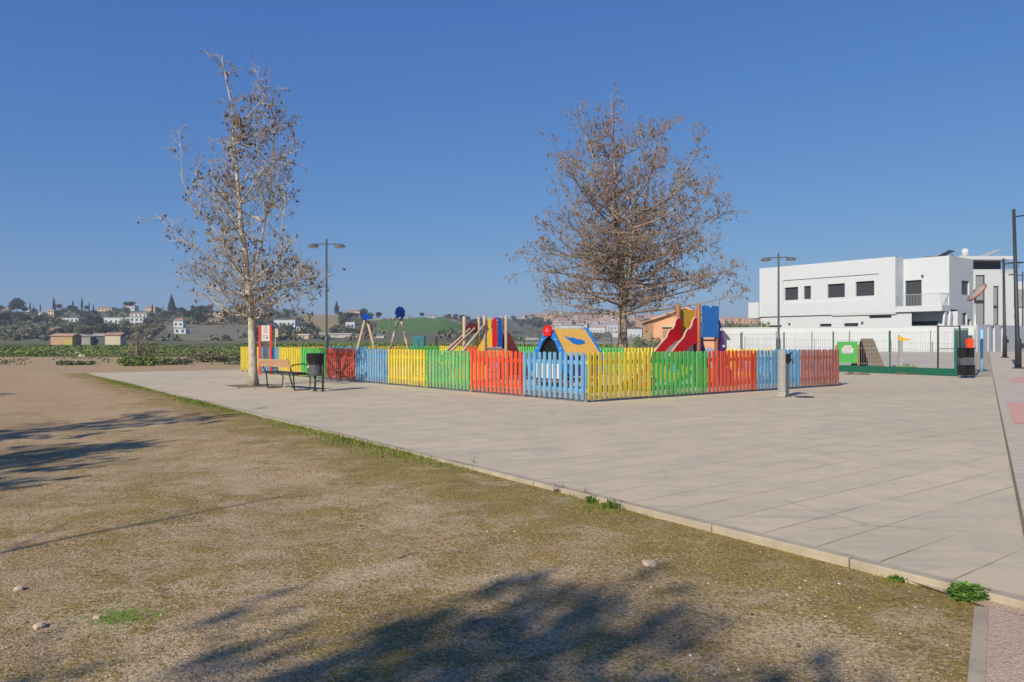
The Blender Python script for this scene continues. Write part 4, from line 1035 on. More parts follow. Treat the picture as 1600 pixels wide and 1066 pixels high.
# right side face
CS = BO+HU*L2
def srect(px0, px1, py0, py1):
    pm = (py0+py1)/2; a0 = face(px0, pm, CS, HV)[0]; a1 = face(px1, pm, CS, HV)[0]; pc = (px0+px1)/2
    return a0, a1, face(pc, py1, CS, HV)[1], face(pc, py0, CS, HV)[1]
side = empty('side_wing', (XB+L2, yb, 0), pi/2); side.parent = house
ws = srect(1502.5, 1514.5, 439, 461); zs = face(1490, 484, CS, HV)[1]
ws2 = srect(1504, 1511, 489, 508); ws3 = srect(1512, 1517.5, 499, 509)
b = MB(); panel_with_holes(b, 0, 4.6, zs, ZT2, [ws], 0, .3); panel_with_holes(b, 1.5, 4.6, Z0, zs, [ws2, ws3], .004, .3); b.add([(4.6,0,Z0),(4.6,0,ZT2),(4.6,5,ZT2),(4.6,5,Z0)], [(0,1,2,3)])
b.build('wall', M['render'], side)
for w_ in (ws, ws2, ws3): 
    b = MB(); b.bb(w_[0], w_[1], .12, .16, w_[2], w_[3]); b.build('window', M['glass'], side)
b = MB()   # slanted white fins carrying the balcony corner
for x in (L2-.05, L2+.35):
    b.prism([(.55,zfb-.02),(.9,zfb-.02),(.55,Z0+1),(.05,Z0+1)], (XB+x, 0, 0), (0,1,0), (0,0,1), .14)
b.build('fin', M['render'], house)
b = MB(); b.bb(XB+.0, XB+L2+.05, -.15, yb+.1, zfb, zfl); b.build('balcony_floor', M['render'], house, bevel=.01)
b = MB(); zr0 = zfl+.9
for i in range(30): x = XB+.1+(L2-.15)*i/29; b.bb(x-.008, x+.008, -.07, -.054, zfl, zr0)
b.bb(XB+.05, XB+L2, -.085, -.045, zr0, zr0+.04)
for i in range(8): y = -.06+.16*i; b.bb(XB+L2-.03, XB+L2-.014, y-.008, y+.008, zfl, zr0)
b.bb(XB+L2-.04, XB+L2-.0, -.04, yb-.01, zr0, zr0+.04); b.build('balcony_railing', M['steel'], house)
for px, py, o_, off in ((1234,506,lo_o,.06),(1348,504,lo_o,.06),(1442,431,BO,yb)):
    a, z = face(px, py, o_, HU); b = MB(); a += XB if off == yb else 0
    b.lathe((a, off-.1, z-.07), [(0,.14),(.09,.14),(.09,0),(0,0)], 12); b.build('wall_lamp', M['slate'], house)
# roof clutter
b = MB(); r = random.Random(4)
for px in (1366,1372,1376,1391,1397,1400):
    x = face(px, 400, HA+HV*3, HU)[0]; b.tube([(x,3,ZT-.3),(x,3,ZT+r.uniform(.35,.75))], .03, 6); b.tube([(x-.22,3,ZT+.4),(x+.12,3,ZT+.4)], .02, 6)
b.build('antenna', M['slate'], house)
b = MB(); b.prism([(0,0),(1.35,.62),(1.35,.66),(0,.04)], (XB+1.6, 3.2, ZT2-.05), (1,0,0), (0,0,1), 1.1); b.tube([(XB+3.1,3.2,ZT2-.2),(XB+2.9,3.2,ZT2+.5)], .04, 6); b.build('solar_panel', M['slate'], house)

# ---------------------------------------------------------------- second block on the right
BY = 74.0
bx = lambda px: (px-800)/F*BY
bz = lambda py: zh(py, BY)
blk = empty('apartment_block', at(1550, BY), 0, 'white apartment block with tall narrow windows and a dark recessed top floor', 'building')
bc = bx(1550)
def brect(px0, px1, py0, py1, y0, y1, b): b.bb(bx(px0)-bc, bx(px1)-bc, y0, y1, bz(py1), bz(py0))
H2 = [(bx(a)-bc, bx(c)-bc, bz(e), bz(g)) for a, c, g, e in ((1524.5,1539,430,508),(1552,1560.5,447,508))]
b = MB(); panel_with_holes(b, bx(1500)-bc, bx(1584)-bc, 0, bz(421), H2, 0, .4); b.add([(bx(1584)-bc,0,0),(bx(1584)-bc,12,0),(bx(1584)-bc,12,bz(421)),(bx(1584)-bc,0,bz(421))], [(0,1,2,3)])
b.add([(bx(1500)-bc,0,bz(421)),(bx(1584)-bc,0,bz(421)),(bx(1584)-bc,12,bz(421)),(bx(1500)-bc,12,bz(421))], [(0,1,2,3)])
b.build('wall', M['render'], blk)
for a, c, e, g in H2:
    b = MB(); w = .07
    for k in ((a,a+w,e,g),(c-w,c,e,g),(a+w,c-w,e,e+w),(a+w,c-w,g-w,g),(a+w,c-w,e+(g-e)*.44,e+(g-e)*.5)): b.bb(k[0],k[1],.1,.2,k[2],k[3])
    f = b.build('window', M['dark'], blk); b = MB(); b.bb(a+w,c-w,.16,.19,e+w,g-w); b.build('pane', M['pane'] if 'pane' in M else simple('grey_pane', (.25,.27,.29), .2, .06, spec=.6), f)
b = MB(); brect(1512, 1580, 405, 420.5, 1.6, 8, b); b.build('top_floor', M['glass'], blk)
b = MB(); brect(1497, 1581, 400.5, 406, -.2, 9, b); b.build('roof_slab', M['render'], blk)
b = MB(); b.add([(bx(1497)-bc,.2,bz(400.5)),(bx(1580)-bc,.2,bz(400.5)),(bx(1580)-bc,6,bz(400.5)+.75),(bx(1497)-bc,6,bz(400.5)+.75),(bx(1580)-bc,6,bz(400.5)),(bx(1497)-bc,6,bz(400.5))], [(0,1,2,3),(1,4,2),(0,3,5)]); b.build('roof', M['greywall'], blk)
b = MB(); b.lathe((bx(1527)-bc,2,bz(398)), [(0,0),(.28,.1),(.36,.45),(.3,.8),(0,.9)], 14); b.box((bx(1527)-bc,2,bz(398)), (.6,.3,.3)); b.build('water_heater', M['render'], blk)
b = MB(); b.prism([(0,0),(1.4,.62),(1.4,.67),(0,.05)], (bx(1540)-bc+1, 2, bz(397)), (1,0,0), (0,0,1), 1.0); b.build('solar_panel', M['conc'], blk)
b = MB(); brect(1558, 1588, 410.5, 411.2, -.6, -.56, b); [brect(1558+3*i, 1558.4+3*i, 411.2, 420, -.6, -.57, b) for i in range(10)]; b.build('terrace_railing', M['dark'], blk)
# grey and white neighbour at the frame edge
nb = empty('apartment_block', at(1600, 80), 0, 'partly seen white block with grey panels at the far right edge', 'building'); nx0 = (1584-800)/F*80-(1600-800)/F*80
b = MB(); b.bb(nx0, nx0+12, 0, 9, 0, zh(440, 80)); b.build('wall', M['render'], nb)
b = MB(); b.bb(nx0+.0, nx0+3.2, -.12, -.004, zh(480, 80), zh(452, 80)); b.build('grey_panel', M['steel'], nb)
b = MB(); b.bb(nx0+3.5, nx0+6, -.12, -.004, zh(500, 80), zh(470, 80)); b.build('window', M['glass'], nb)
# street walls and doors at the entrance
EW0, EW1 = at(1530, 56), at(1592, 61)
ent = empty('entrance_wall', EW0+Vector((0,0,.45)), math.atan2((EW1-EW0).y, (EW1-EW0).x), 'white entrance wall with grey doors along the end of the pavement', 'wall')
Le = (EW1-EW0).length; Hh = zh(508, 56)-.45; ck = [(1.55,1.80),(2.35,3.05),(4.25,4.7)]
b = MB(); panel_with_holes(b, -.3, Le+2, -.5, Hh, [(a, c, -.0, Hh-.05) for a, c in ck], 0, .25); b.bb(-.3,Le+2,.0+.003,.25,Hh,Hh+.05); b.build('wall', M['render'], ent)
for a, c in ck: b = MB(); b.bb(a, c, .1, .15, 0, Hh-.05); b.build('door', M['steel'], ent)

# ---------------------------------------------------------------- salmon hall behind the slide
SY = 60.0; hall = empty('gabled_hall', at(1071, SY), R(-6), 'salmon coloured gabled hall behind the play tower', 'building')
sx = lambda px: (px-1071)/F*SY
b = MB(); g = [(sx(1022),0),(sx(1120),0),(sx(1120),zh(500,SY)),(sx(1069),zh(484,SY)),(sx(1022),zh(499,SY))]
b.prism(g, (0,6,0), (1,0,0), (0,0,1), 12); b.build('wall', M['salmon'], hall)
for s, pe in ((-1,1019),(1,1123)):
    b = MB(); xr, ze, zp = sx(pe), zh(500.5,SY)+.02, zh(483.5,SY)+.06
    b.add([(sx(1069),-.35,zp),(xr,-.35,ze),(xr,12.3,ze),(sx(1069),12.3,zp),(sx(1069),-.35,zp+.12),(xr,-.35,ze+.12),(xr,12.3,ze+.12),(sx(1069),12.3,zp+.12)], [(0,1,2,3),(7,6,5,4),(0,4,5,1),(1,5,6,2),(2,6,7,3),(3,7,4,0)])
    b.build('roof', M['salmon'], hall)
b = MB(); b.bb(sx(1034), sx(1110), -.25, -.004, zh(509,SY)-.12, zh(508,SY)); b.build('ledge', M['cream'], hall)
b = MB(); b.bb(sx(1036), sx(1044), -.03, -.004, zh(528,SY), zh(516,SY)); b.build('window', M['tile'], hall)

# ---------------------------------------------------------------- villas on the hillside, farm sheds, far town
def villa(px0, px1, py0, py1, wm, rm='tile', roof='hip', name='villa', label='', group=None, wins=True, Yf=None, rz=0, cat='house', depth=.8, tint=None):
    p = on((px0+px1)/2, py1) if Yf is None else at((px0+px1)/2, Yf, 0)
    Y = p.y; W = (px1-px0)/F*Y; Hh = (py1-py0)/F*Y
    if Yf is not None: p.z = zh(py1, Y)
    p.z -= .0
    D = min(W*depth, 12); root = empty(name, p+Vector((0, 0, 0)), rz, label, cat, group)
    rh = Hh*.28 if roof != 'flat' else 0; wh = Hh-rh
    b = MB(); b.bb(-W/2, W/2, 0, D, -1.5, wh); b.build('wall', M[wm], root)
    e = .35; b = MB()
    if roof == 'hip': b.add([(-W/2-e,-e,wh),(W/2+e,-e,wh),(W/2+e,D+e,wh),(-W/2-e,D+e,wh),(-W/2+min(W*.25,D/2),D/2,Hh),(W/2-min(W*.25,D/2),D/2,Hh)], [(0,1,5,4),(1,2,5),(2,3,4,5),(3,0,4),(0,3,2,1)])
    elif roof == 'gable': b.add([(-W/2-e,-e,wh),(W/2+e,-e,wh),(W/2+e,D+e,wh),(-W/2-e,D+e,wh),(-W/2-e,D/2,Hh),(W/2+e,D/2,Hh)], [(0,1,5,4),(2,3,4,5),(0,4,3),(1,2,5),(0,3,2,1)])
    elif roof == 'front': b.add([(-W/2-e,-e,wh),(W/2+e,-e,wh),(W/2+e,D+e,wh),(-W/2-e,D+e,wh),(0,-e,Hh),(0,D+e,Hh)], [(0,1,4),(1,2,5,4),(3,0,4,5),(2,3,5),(0,3,2,1)])
    else: b.bb(-W/2-.1, W/2+.1, -.1, D+.1, wh-.25, wh+.12)
    b.build('roof', M[rm], root)
    if wins:
        st = max(1, round(wh/3.2)); nc = max(2, min(7, int(W/2.6)))
        for s in range(st):
            for i in range(nc):
                x = -W/2+W*(i+.5)/nc; z = wh*(s+.5)/st; b = MB(); ww = min(.6, W/nc*.3); b.bb(x-ww, x+ww, -.07, -.01, z-.75, z+.65); b.build('window', M['glass'], root)
    return root
VL = [(4,13,480,488,'cream','tile','hip','small pale villa at the far left edge of the ridge'),
 (41,50,481,487,'render','tile','gable','small white roof left of the big dark ridge tree, among trees'),
 (60,74,486,495,'render','tile','hip','white villa left of the orange walled one'),
 (74.5,84,484,495,'pink','tile','flat','orange walled block attached to a white villa'),
 (97,122,497.5,504,'render','render','flat','long low white house in the trees below the cypresses'),
 (152,174,478,484,'pink','tile','gable','long pinkish house on the ridge left of the umbrella pine'),
 (193,210,475,484,'render','tile','hip','white villa tucked under the umbrella pine'),
 (227,242,478.5,490,'cream','tile','gable','tall cream villa on the ridge right of the umbrella pine'),
 (203,229,487.5,496,'render','tile','hip','white villa with tiled roof below the umbrella pine'),
 (162,193,497,508,'render','render','flat','broad white terrace house, left one of the middle slope'),
 (196,224,496.5,509,'render','render','flat','broad white terrace house, right one of the middle slope'),
 (271,286,497.5,512,'render','tile','hip','tall white villa with red roof on the bare slope'),
 (272,290,514,521,'render','render','flat','low white outbuilding below the tall white villa'),
 (333,349,486,496,'cream','tile','hip','cream villa left of the pale tree trunk'),
 (322,343,498,504,'cream','tile','gable','long low tan building below the cream villa'),
 (372,379,492,498,'render','tile','gable','small white house close left of the pale tree trunk'),
 (401,413,486,493,'pink','tile','hip','pink house right of the pale tree trunk'),
 (428,461,500.5,512,'render','render','flat','white villa with a row of arches on the slope'),
 (463,474,511,516,'render','render','flat','small white annex right of the arched villa'),
 (73,83,513,521,'render','tile','gable','small white cottage left in the valley cluster'),
 (86,96,512,518,'render','tile','gable','small white cottage right in the valley cluster'),
 (40,49,513.5,518,'render','render','flat','tiny white shed in the olive grove'),
 (528,537,487,492,'render','tile','gable','small white house left on the middle hilltop'),
 (541,562,482,492,'cream','tile','hip','large cream villa among trees on the middle hilltop'),
 (540,554,504,514,'render','render','flat','white house behind the swing'),
 (633,640,493,497,'render','tile','gable','lone white house at the left end of the green hill'),
 (668,681,492,497,'render','tile','gable','white house on top of the green hill'),
 (805,815,494,499,'render','tile','gable','white house on the dark wooded slope left of the town')]
for a in VL: villa(a[0], a[1], a[2], a[3], a[4], a[5], a[6], 'villa', a[7], 'villas on the far hills')
villa(79,112,521,536,'shed_wall','shed_wall','gable','shed','orange farm shed with a dark opening in front of the hill',None,False,230,cat='shed')
villa(99,113,527,536.5,'shed_yellow','shed_yellow','flat','shed','low yellow shed at the right end of the orange one',None,False,228,cat='shed')
villa(113,141,522,536,'greywall','greywall','front','barn','grey gabled barn between the orange shed and the tan one',None,False,240,cat='barn')
villa(145,165,521,536,'slate','greywall','gable','barn','dark open fronted barn',None,False,242,cat='barn')
villa(164,188,519.5,536,'cream','tile','gable','barn','tan barn with brown roof at the right end of the farm',None,False,238,cat='barn')
for i, (x0, x1, y0, y1) in enumerate(((498,548,521,528),(552,600,523,528),(463,482,522,530),(95,128,513,516.5),(790,858,527,531.5))):
    villa(x0, x1, y0, y1, ['conc','conc','cream','conc','conc'][i], ['conc','steel','cream','conc','conc'][i], 'gable', 'greenhouse',
      ['long grey greenhouse left of the swing','long grey greenhouse behind the swing','cream farm building right of the notice board','pale greenhouse in the valley left of the farm','pale greenhouse strip behind the playhouse'][i], None, False, cat='greenhouse', depth=.3)
villa(957,1003,514.5,527,'render','conc','flat','warehouse','big white warehouse right of the broad tree trunk',None,False,cat='warehouse')
villa(957,969,517,527,'render','tile','front','warehouse','small white gabled shed left against the big warehouse',None,False,cat='warehouse')
M['town_tile'] = simple('pale_tile', (.42,.29,.24), .9, .2, .3)
# the far town: white and pink blocks climbing the ridge
rt = random.Random(12); protos = []
for k in range(10):
    W = rt.uniform(9, 20); Hh = rt.uniform(5.5, 10); D = rt.uniform(8, 12); wm = M[['render','cream','pink','render','salmon'][k % 5]]; root = bpy.data.objects.new('town_house', None); col.objects.link(root)
    rh = 2.0 if k % 3 else .3
    b = MB(); b.cur = 0; b.bb(-W/2,W/2,0,D,-3,Hh); b.cur = 1
    for s in range(max(1, int(Hh/3))):
        for i in range(int(W/3)): x = -W/2+W*(i+.5)/int(W/3); b.bb(x-.6,x+.6,-.06,-.01,s*3+1.0,s*3+2.3)
    b.build('wall', [wm, M['glass']], root)
    b = MB(); e = .4; b.add([(-W/2-e,-e,Hh),(W/2+e,-e,Hh),(W/2+e,D+e,Hh),(-W/2-e,D+e,Hh),(-W/2-e,D/2,Hh+rh),(W/2+e,D/2,Hh+rh)], [(0,1,5,4),(2,3,4,5),(0,4,3),(1,2,5),(0,3,2,1)])
    b.build('roof', M['town_tile'] if k % 3 else M['cream'], root); protos.append(root)
used = set()
def town(px, py, k, label, group):
    p = on(px, py); o = protos[k] if k not in used else copy_tree(protos[k]); used.add(k)
    o.location = p; o.rotation_euler = (0,0,rt.uniform(-.4,.4)); tag(o, label, 'house', group)
for i in range(130):
    px = 822+200*rt.random()**.95; py = rt.uniform(494, 512) if px > 860 else rt.uniform(490, 503)
    town(px, py, [2,4,1,7,9,6][i % 6] if rt.random() < .75 else i % 10, 'small pink or cream house of the far hillside town behind the broad tree', 'houses of the far hillside town')
for i in range(60):
    px = rt.uniform(866, 960); py = rt.uniform(507, 522)
    town(px, py, [0,3,5,8][i % 4], 'small white house at the foot of the far town, left of the broad tree trunk', 'white houses at the foot of the far town')
for i in range(40):
    town(rt.uniform(1124, 1190), rt.uniform(503, 507), [2,4,9][i % 3], 'small pink house with tiled roof seen above the white wall right of the slide tower', 'houses right of the slide tower')
for k in range(10):
    if k not in used: bpy.data.objects.remove(protos[k])

# ---------------------------------------------------------------- vegetation of the background
def m_fol(name, a, b):
    n = NT(name, .8, .15); n.base(n.ramp(n.noise(1.3, 5, .75), [(.3, a), (.7, b)])); return n.mat
M['fol_dark'] = m_fol('dark_foliage', (.035,.048,.025), (.085,.10,.055))
M['fol_olive'] = m_fol('olive_foliage', (.10,.11,.065), (.20,.20,.13))
M['fol_green'] = m_fol('green_foliage', (.11,.155,.045), (.23,.28,.09))
M['fol_brown'] = m_fol('bare_brush', (.11,.09,.065), (.21,.17,.12))
M['grassy'] = m_fol('grass_blades', (.09,.13,.02), (.24,.28,.06))
M['weed'] = m_fol('weed_green', (.05,.12,.02), (.16,.30,.05))
M['stalk'] = simple('dry_stalk', (.13,.10,.07), .9, .3)
def leafball(b, c, rx, rz, n, s, rnd, shape='round'):
    for _ in range(n):
        while True:
            p = Vector((rnd.uniform(-1,1), rnd.uniform(-1,1), rnd.uniform(-1,1)))
            if .25 < p.length < 1: break
        k = 1+.25*mnoise.noise(p*2+c*.37)
        if shape == 'cone': w = max(.08, (1-(p.z+1)/2)**.7); p = Vector((p.x*w, p.y*w, p.z))
        q = c+Vector((p.x*rx*k, p.y*rx*k, p.z*rz*k)); a = Vector((rnd.gauss(0,1), rnd.gauss(0,1), rnd.gauss(0,1))).normalized(); e = a.orthogonal().normalized(); z = s*rnd.uniform(.6,1.3)
        b.add([q-a*z-e*z*.6, q+a*z-e*z*.5, q+a*z*.8+e*z*.6, q-a*z*.7+e*z*.6], [(0,1,2,3)])
def far_tree(kind, h, mat, seed, name='tree'):
    rnd = random.Random(seed); root = bpy.data.objects.new(name, None); col.objects.link(root)
    b = MB(); b.tube([(0,0,-1),(0,0,h*.45)], [h*.035, h*.02], 6); b.build('trunk', M['twig'], root)
    b = MB()
    if kind == 'round':
        for _ in range(5): leafball(b, Vector((rnd.uniform(-.2,.2)*h, rnd.uniform(-.2,.2)*h, h*rnd.uniform(.45,.72))), h*.3, h*.26, 110, h*.045, rnd)
    elif kind == 'cypress': leafball(b, Vector((0,0,h*.52)), h*.13, h*.5, 420, h*.03, rnd, 'cone')
    elif kind == 'pine':
        for _ in range(7): leafball(b, Vector((rnd.uniform(-.45,.45)*h, rnd.uniform(-.2,.2)*h, h*rnd.uniform(.70,.88))), h*.28, h*.13, 120, h*.04, rnd)
    elif kind == 'cone': leafball(b, Vector((0,0,h*.52)), h*.26, h*.5, 520, h*.04, rnd, 'cone')
    b.build('crown', mat, root); return root
rb = random.Random(31)
FT = {'olive': [far_tree('round', 5.5, M['fol_olive'], s) for s in (1,2,3)], 'dark': [far_tree('round', 8.0, M['fol_dark'], s) for s in (4,5,6)],
      'cyp': [far_tree('cypress', 10.0, M['fol_dark'], s, 'cypress') for s in (7,8)], 'bare': [far_tree('round', 5.0, M['fol_brown'], s) for s in (9,10)]}
fu = set()
def plant(kind, p, label, group, sc=1.0, sx_=1.0, cat='tree'):
    k = rb.randrange(len(FT[kind])); o = FT[kind][k]
    if (kind, k) in fu: o = copy_tree(o)
    fu.add((kind, k)); o.location = p; o.rotation_euler = (0,0,rb.uniform(0,6.28)); o.scale = (sc*sx_, sc*sx_, sc); tag(o, label, cat, group); return o
VB = [(a[0]-3, a[1]+3, a[2]-1, a[3]+1.5) for a in VL]
def clear(px, py, up=5): return not any(x0 < px < x1 and y0 < py < y1+up for x0, x1, y0, y1 in VB)
n = 0
while n < 120:
    px, py = rb.uniform(-60, 460), rb.uniform(489, 530)
    if not clear(px, py) or (250 < px < 390 and py > 512): continue
    plant('olive' if rb.random() < .75 else 'bare', on(px, py), 'small grey green olive tree on the left hillside' , 'olive trees on the left hillside', rb.uniform(.7,1.25), rb.uniform(1,1.4)); n += 1
n = 0
while n < 80:
    px, py = rb.uniform(-60, 460), 486+rb.random()**1.6*22
    if not clear(px, py, 6): continue
    plant('dark', on(px, py), 'dark rounded evergreen tree on the ridge of the left hill', 'dark trees on the left ridge', rb.uniform(.55,1.0), rb.uniform(.9,1.3)); n += 1
for px, py, s in ((84,489,1.35),(63,489,.8),(85.5,490,1.2),(114,489,1.1),(128,488,1.25),(139,488,.9),(238,494,1.0),(10,490,.6),(255,490,.6),(300,491,.7),(146,489,.8),(47,489,.9),(53,489,.7)):
    plant('cyp', on(px, py), 'slim dark cypress rising above the left ridge', 'cypresses on the left ridge', s, .8)
def single(kind, h, px, py, label, mat='fol_dark', name='tree', seed=50):
    o = far_tree(kind, h, M[mat], seed, name); o.location = on(px, py); tag(o, label, 'tree'); return o
single('pine', 9.5, 204, 489, 'broad umbrella pine on the ridge above a white villa', name='umbrella_pine')
single('cone', 15.5, 268, 492, 'pointed dark conifer standing alone on the ridge', name='conifer', seed=51)
o = single('round', 15, 26, 492, 'largest dark round tree on the left ridge', seed=52)
single('cone', 12, 526, 492, 'pointed dark conifer at the left of the middle hilltop', name='conifer', seed=53)
single('round', 9, 568, 494, 'dark tree right of the cream hilltop villa', seed=54)
GR = [(520,600,486,512,'dark',26,'dark tree around the cream villa on the middle hill','trees on the middle hill'),
      (690,800,495,518,'dark',60,'dark tree on the wooded slope right of the green hill','trees right of the green hill'),
      (655,668,496,498,'dark',4,'small dark tree on top of the green hill','small trees on the green hill'),
      (800,900,500,517,'dark',40,'dark tree scattered in front of the far town','trees in front of the far town'),
      (400,500,495,520,'olive',44,'olive tree on the slope around the arched villa','olive trees round the arched villa'),
      (520,600,500,524,'olive',34,'olive tree on the slope behind the swing','olive trees behind the swing'),
      (975,1022,500,516,'dark',20,'dark tree left of the salmon hall','trees left of the salmon hall')]
for x0, x1, y0, y1, kd, cnt, lab, grp in GR:
    for _ in range(cnt):
        px, py = rb.uniform(x0, x1), y0+(y1-y0)*rb.random()**1.2
        p = on(px, py)
        if any(inside((px, py), F_[0]) for F_ in FIELDS[:3]) and cnt > 5: continue
        if not clear(px, py, 3): continue
        plant(kd, p, lab, grp, rb.uniform(.5,.95)*(1.6 if px > 800 else 1), rb.uniform(1,1.4))
# low scrub between the trees
b = MB(); rw = random.Random(8)
for _ in range(1500):
    px, py = rw.choice([rw.uniform(-80, 600), rw.uniform(-80, 480), rw.uniform(690, 1020)]), rw.uniform(489, 533)
    if any(inside((px, py), F_[0]) for F_ in FIELDS) or not clear(px, py, 0): continue
    if 860 < px and 500 < py < 524: continue
    p = on(px, py); b.cur = rw.choice([0,0,1,2]); leafball(b, p+Vector((0,0,.8)), rw.uniform(1.6,3.6)*(2 if px > 800 else 1), rw.uniform(1.1,2.2), 22, .8, rw)
o = b.build('scrub', [M['fol_olive'], M['fol_dark'], M['fol_brown']]); o['kind'] = 'stuff'
# the tall green crop strip beyond the dirt
b = MB(); rc = random.Random(9)
for _ in range(2600):
    px = rc.uniform(-60, 470); Y = 64+rc.random()**1.4*110; x = (px-800)/F*Y
    k = mnoise.noise(Vector((x*.08, Y*.05, 0))); hh = .34+.26*k
    b.cur = 2 if (k < -.12 and rc.random() < .5) else (0 if rc.random() < .85 else 3)
    leafball(b, Vector((x, Y, max(.1, hh*.42))), 1.1, hh*.55, 34, .075*(Y/75), rc)
o = b.build('crop', [M['fol_green'], M['fol_dark'], M['fol_brown'], M['fol_olive']]); o['kind'] = 'stuff'
b = MB()
for _ in range(1100):
    px = rc.uniform(380, 1030); Y = 75+rc.random()*120; x = (px-800)/F*Y
    b.cur = rc.choice([0,0,1]); leafball(b, Vector((x, Y, .15)), 1.2, .3, 9, .18*(Y/75), rc)
o = b.build('low_crop', [M['grassy'], M['fol_green']]); o['kind'] = 'stuff'
# dry weeds and low green lines on the dirt strip
b = MB()
for _ in range(700):
    Y = rc.choice([rc.gauss(41.5, .8), rc.uniform(40, 60), rc.gauss(41.5, .8)]); px = rc.uniform(-40, 420); x = (px-800)/F*Y
    if mnoise.noise(Vector((x*.11, Y*.4, 7))) < .12: continue
    b.cur = rc.choice([0,1,1]); leafball(b, Vector((x, Y, .02)), .45, .13, 9, .06, rc)
o = b.build('weeds', [M['fol_green'], M['fol_olive']]); o['kind'] = 'stuff'
def bush(px, Y, w, h, mats, label, seed, n=900, s=.055, name='bush'):
    rnd = random.Random(seed); b = MB(); m = max(2, int(w/.45))
    for i in range(m):
        b.cur = rnd.randrange(len(mats)); leafball(b, Vector((-w/2+w*(i+.5)/m, rnd.uniform(-.3,.3), h*.42)), w/m*.75, h*rnd.uniform(.4,.6), n//m, s, rnd)
    o = b.build(name, [M[x] for x in mats], loc=at(px, Y, GZ)); return tag(o, label, 'bush')
bush(215, 40.5, 1.7, .62, ['fol_dark','fol_green'], 'dark green low bush at the foot of the thin roadside tree', 61)
bush(262, 42.5, 2.6, .42, ['fol_green','fol_olive'], 'low spreading green plant right of the dark bush', 62)
bush(320, 47, 2.0, .7, ['fol_brown','fol_olive'], 'brownish loose bush left of the pale tree', 63, 500)
bush(352, 47.5, 2.6, .45, ['fol_olive','fol_green'], 'low green bush next to the brownish one', 64)
bush(118, 42.0, 1.8, .25, ['fol_green','fol_olive'], 'low green weeds near the left end of the dirt strip', 65, 500)
bush(1012, 52, 2.0, 1.75, ['fol_green','fol_olive'], 'rounded green bush left of the salmon hall', 66, 1600, .08)
bush(228, 66, 2.4, 1.6, ['fol_brown','fol_brown'], 'leafless brown shrub in the crop strip behind the thin roadside tree', 67, 700)
bush(1160, 66, 5.0, 3.4, ['fol_olive','fol_green'], 'olive green hedge behind the white wall left of the house', 68, 2600, .12)
bush(1403, 32.0, 1.2, .36, ['fol_green','fol_brown'], 'small weedy plant inside the mesh fence by the yellow topped post', 69, 400)
for i, (px, w_) in enumerate(((1338,.7),(1432,1.4),(1455,1.6),(1476,1.2))):
    bush(px, 28.6-.02*i, w_, .16, ['fol_brown','fol_olive'], ['dry weeds left at the foot of the mesh fence','dry weeds at the foot of the mesh fence, right of the post','heap of dry weeds along the right part of the mesh fence','dry weeds near the black bins'][i], 90+i, 300, .03)
# thin roadside tree and stake
root = empty('sapling', at(213, 40.8, GZ), 0, 'thin bare young tree standing in the dirt strip on the left', 'tree')
b = MB(); rs = random.Random(70); b.tube([(0,0,0),(.03,0,1.0),(-.02,0,2.1)], [.05,.04,.015], 7); b.build('trunk', M['twig'], root, smooth=True)
b = MB()
for i in range(38):
    z = rs.uniform(.7, 2.1); az = rs.uniform(0,6.28); L_ = rs.uniform(.25,.6)*(1.3-z*.3); e = Vector((cos(az)*L_, sin(az)*L_, L_*1.1)); b.tube([(0,0,z), Vector((0,0,z))+e*.5+Vector((0,0,-.03)), Vector((0,0,z))+e], [.014,.009,.004], 3)
    for k in range(4): q = Vector((0,0,z))+e*rs.uniform(.3,1); f = Vector((rs.gauss(0,.12), rs.gauss(0,.12), rs.uniform(0,.2))); b.tube([q, q+f], [.006,.003], 3)
b.build('crown', M['twig'], root)
b = MB(); b.tube([(0,0,0),(.01,0,.30),(0,.0,.62)], [.03,.028,.025], 6); o = b.build('stake', M['twig'], loc=at(38, 40.5, GZ)); tag(o, 'short dark stake in the dirt at the far left', 'stake')
for i, (px, py, s_) in enumerate(((120,556,.5),(127,557,.3),(132,557,.22))):
    b = MB(); rr = random.Random(80+i); b.lathe((0,0,0), [(0,.35*s_*2),(.45*s_,.30*s_*2),(.7*s_,.05*s_*2),(.72*s_,-.05)], 7); b.v = [(x*(1+rr.uniform(-.2,.2)), y, z*(1+rr.uniform(-.2,.2))) for x, y, z in b.v]
    o = b.build('rock', M['stone'], loc=gp(px, py)); tag(o, ['largest pale rock at the edge of the crop strip','middle pale rock right of the largest one','smallest pale rock, rightmost of the three'][i], 'rock')

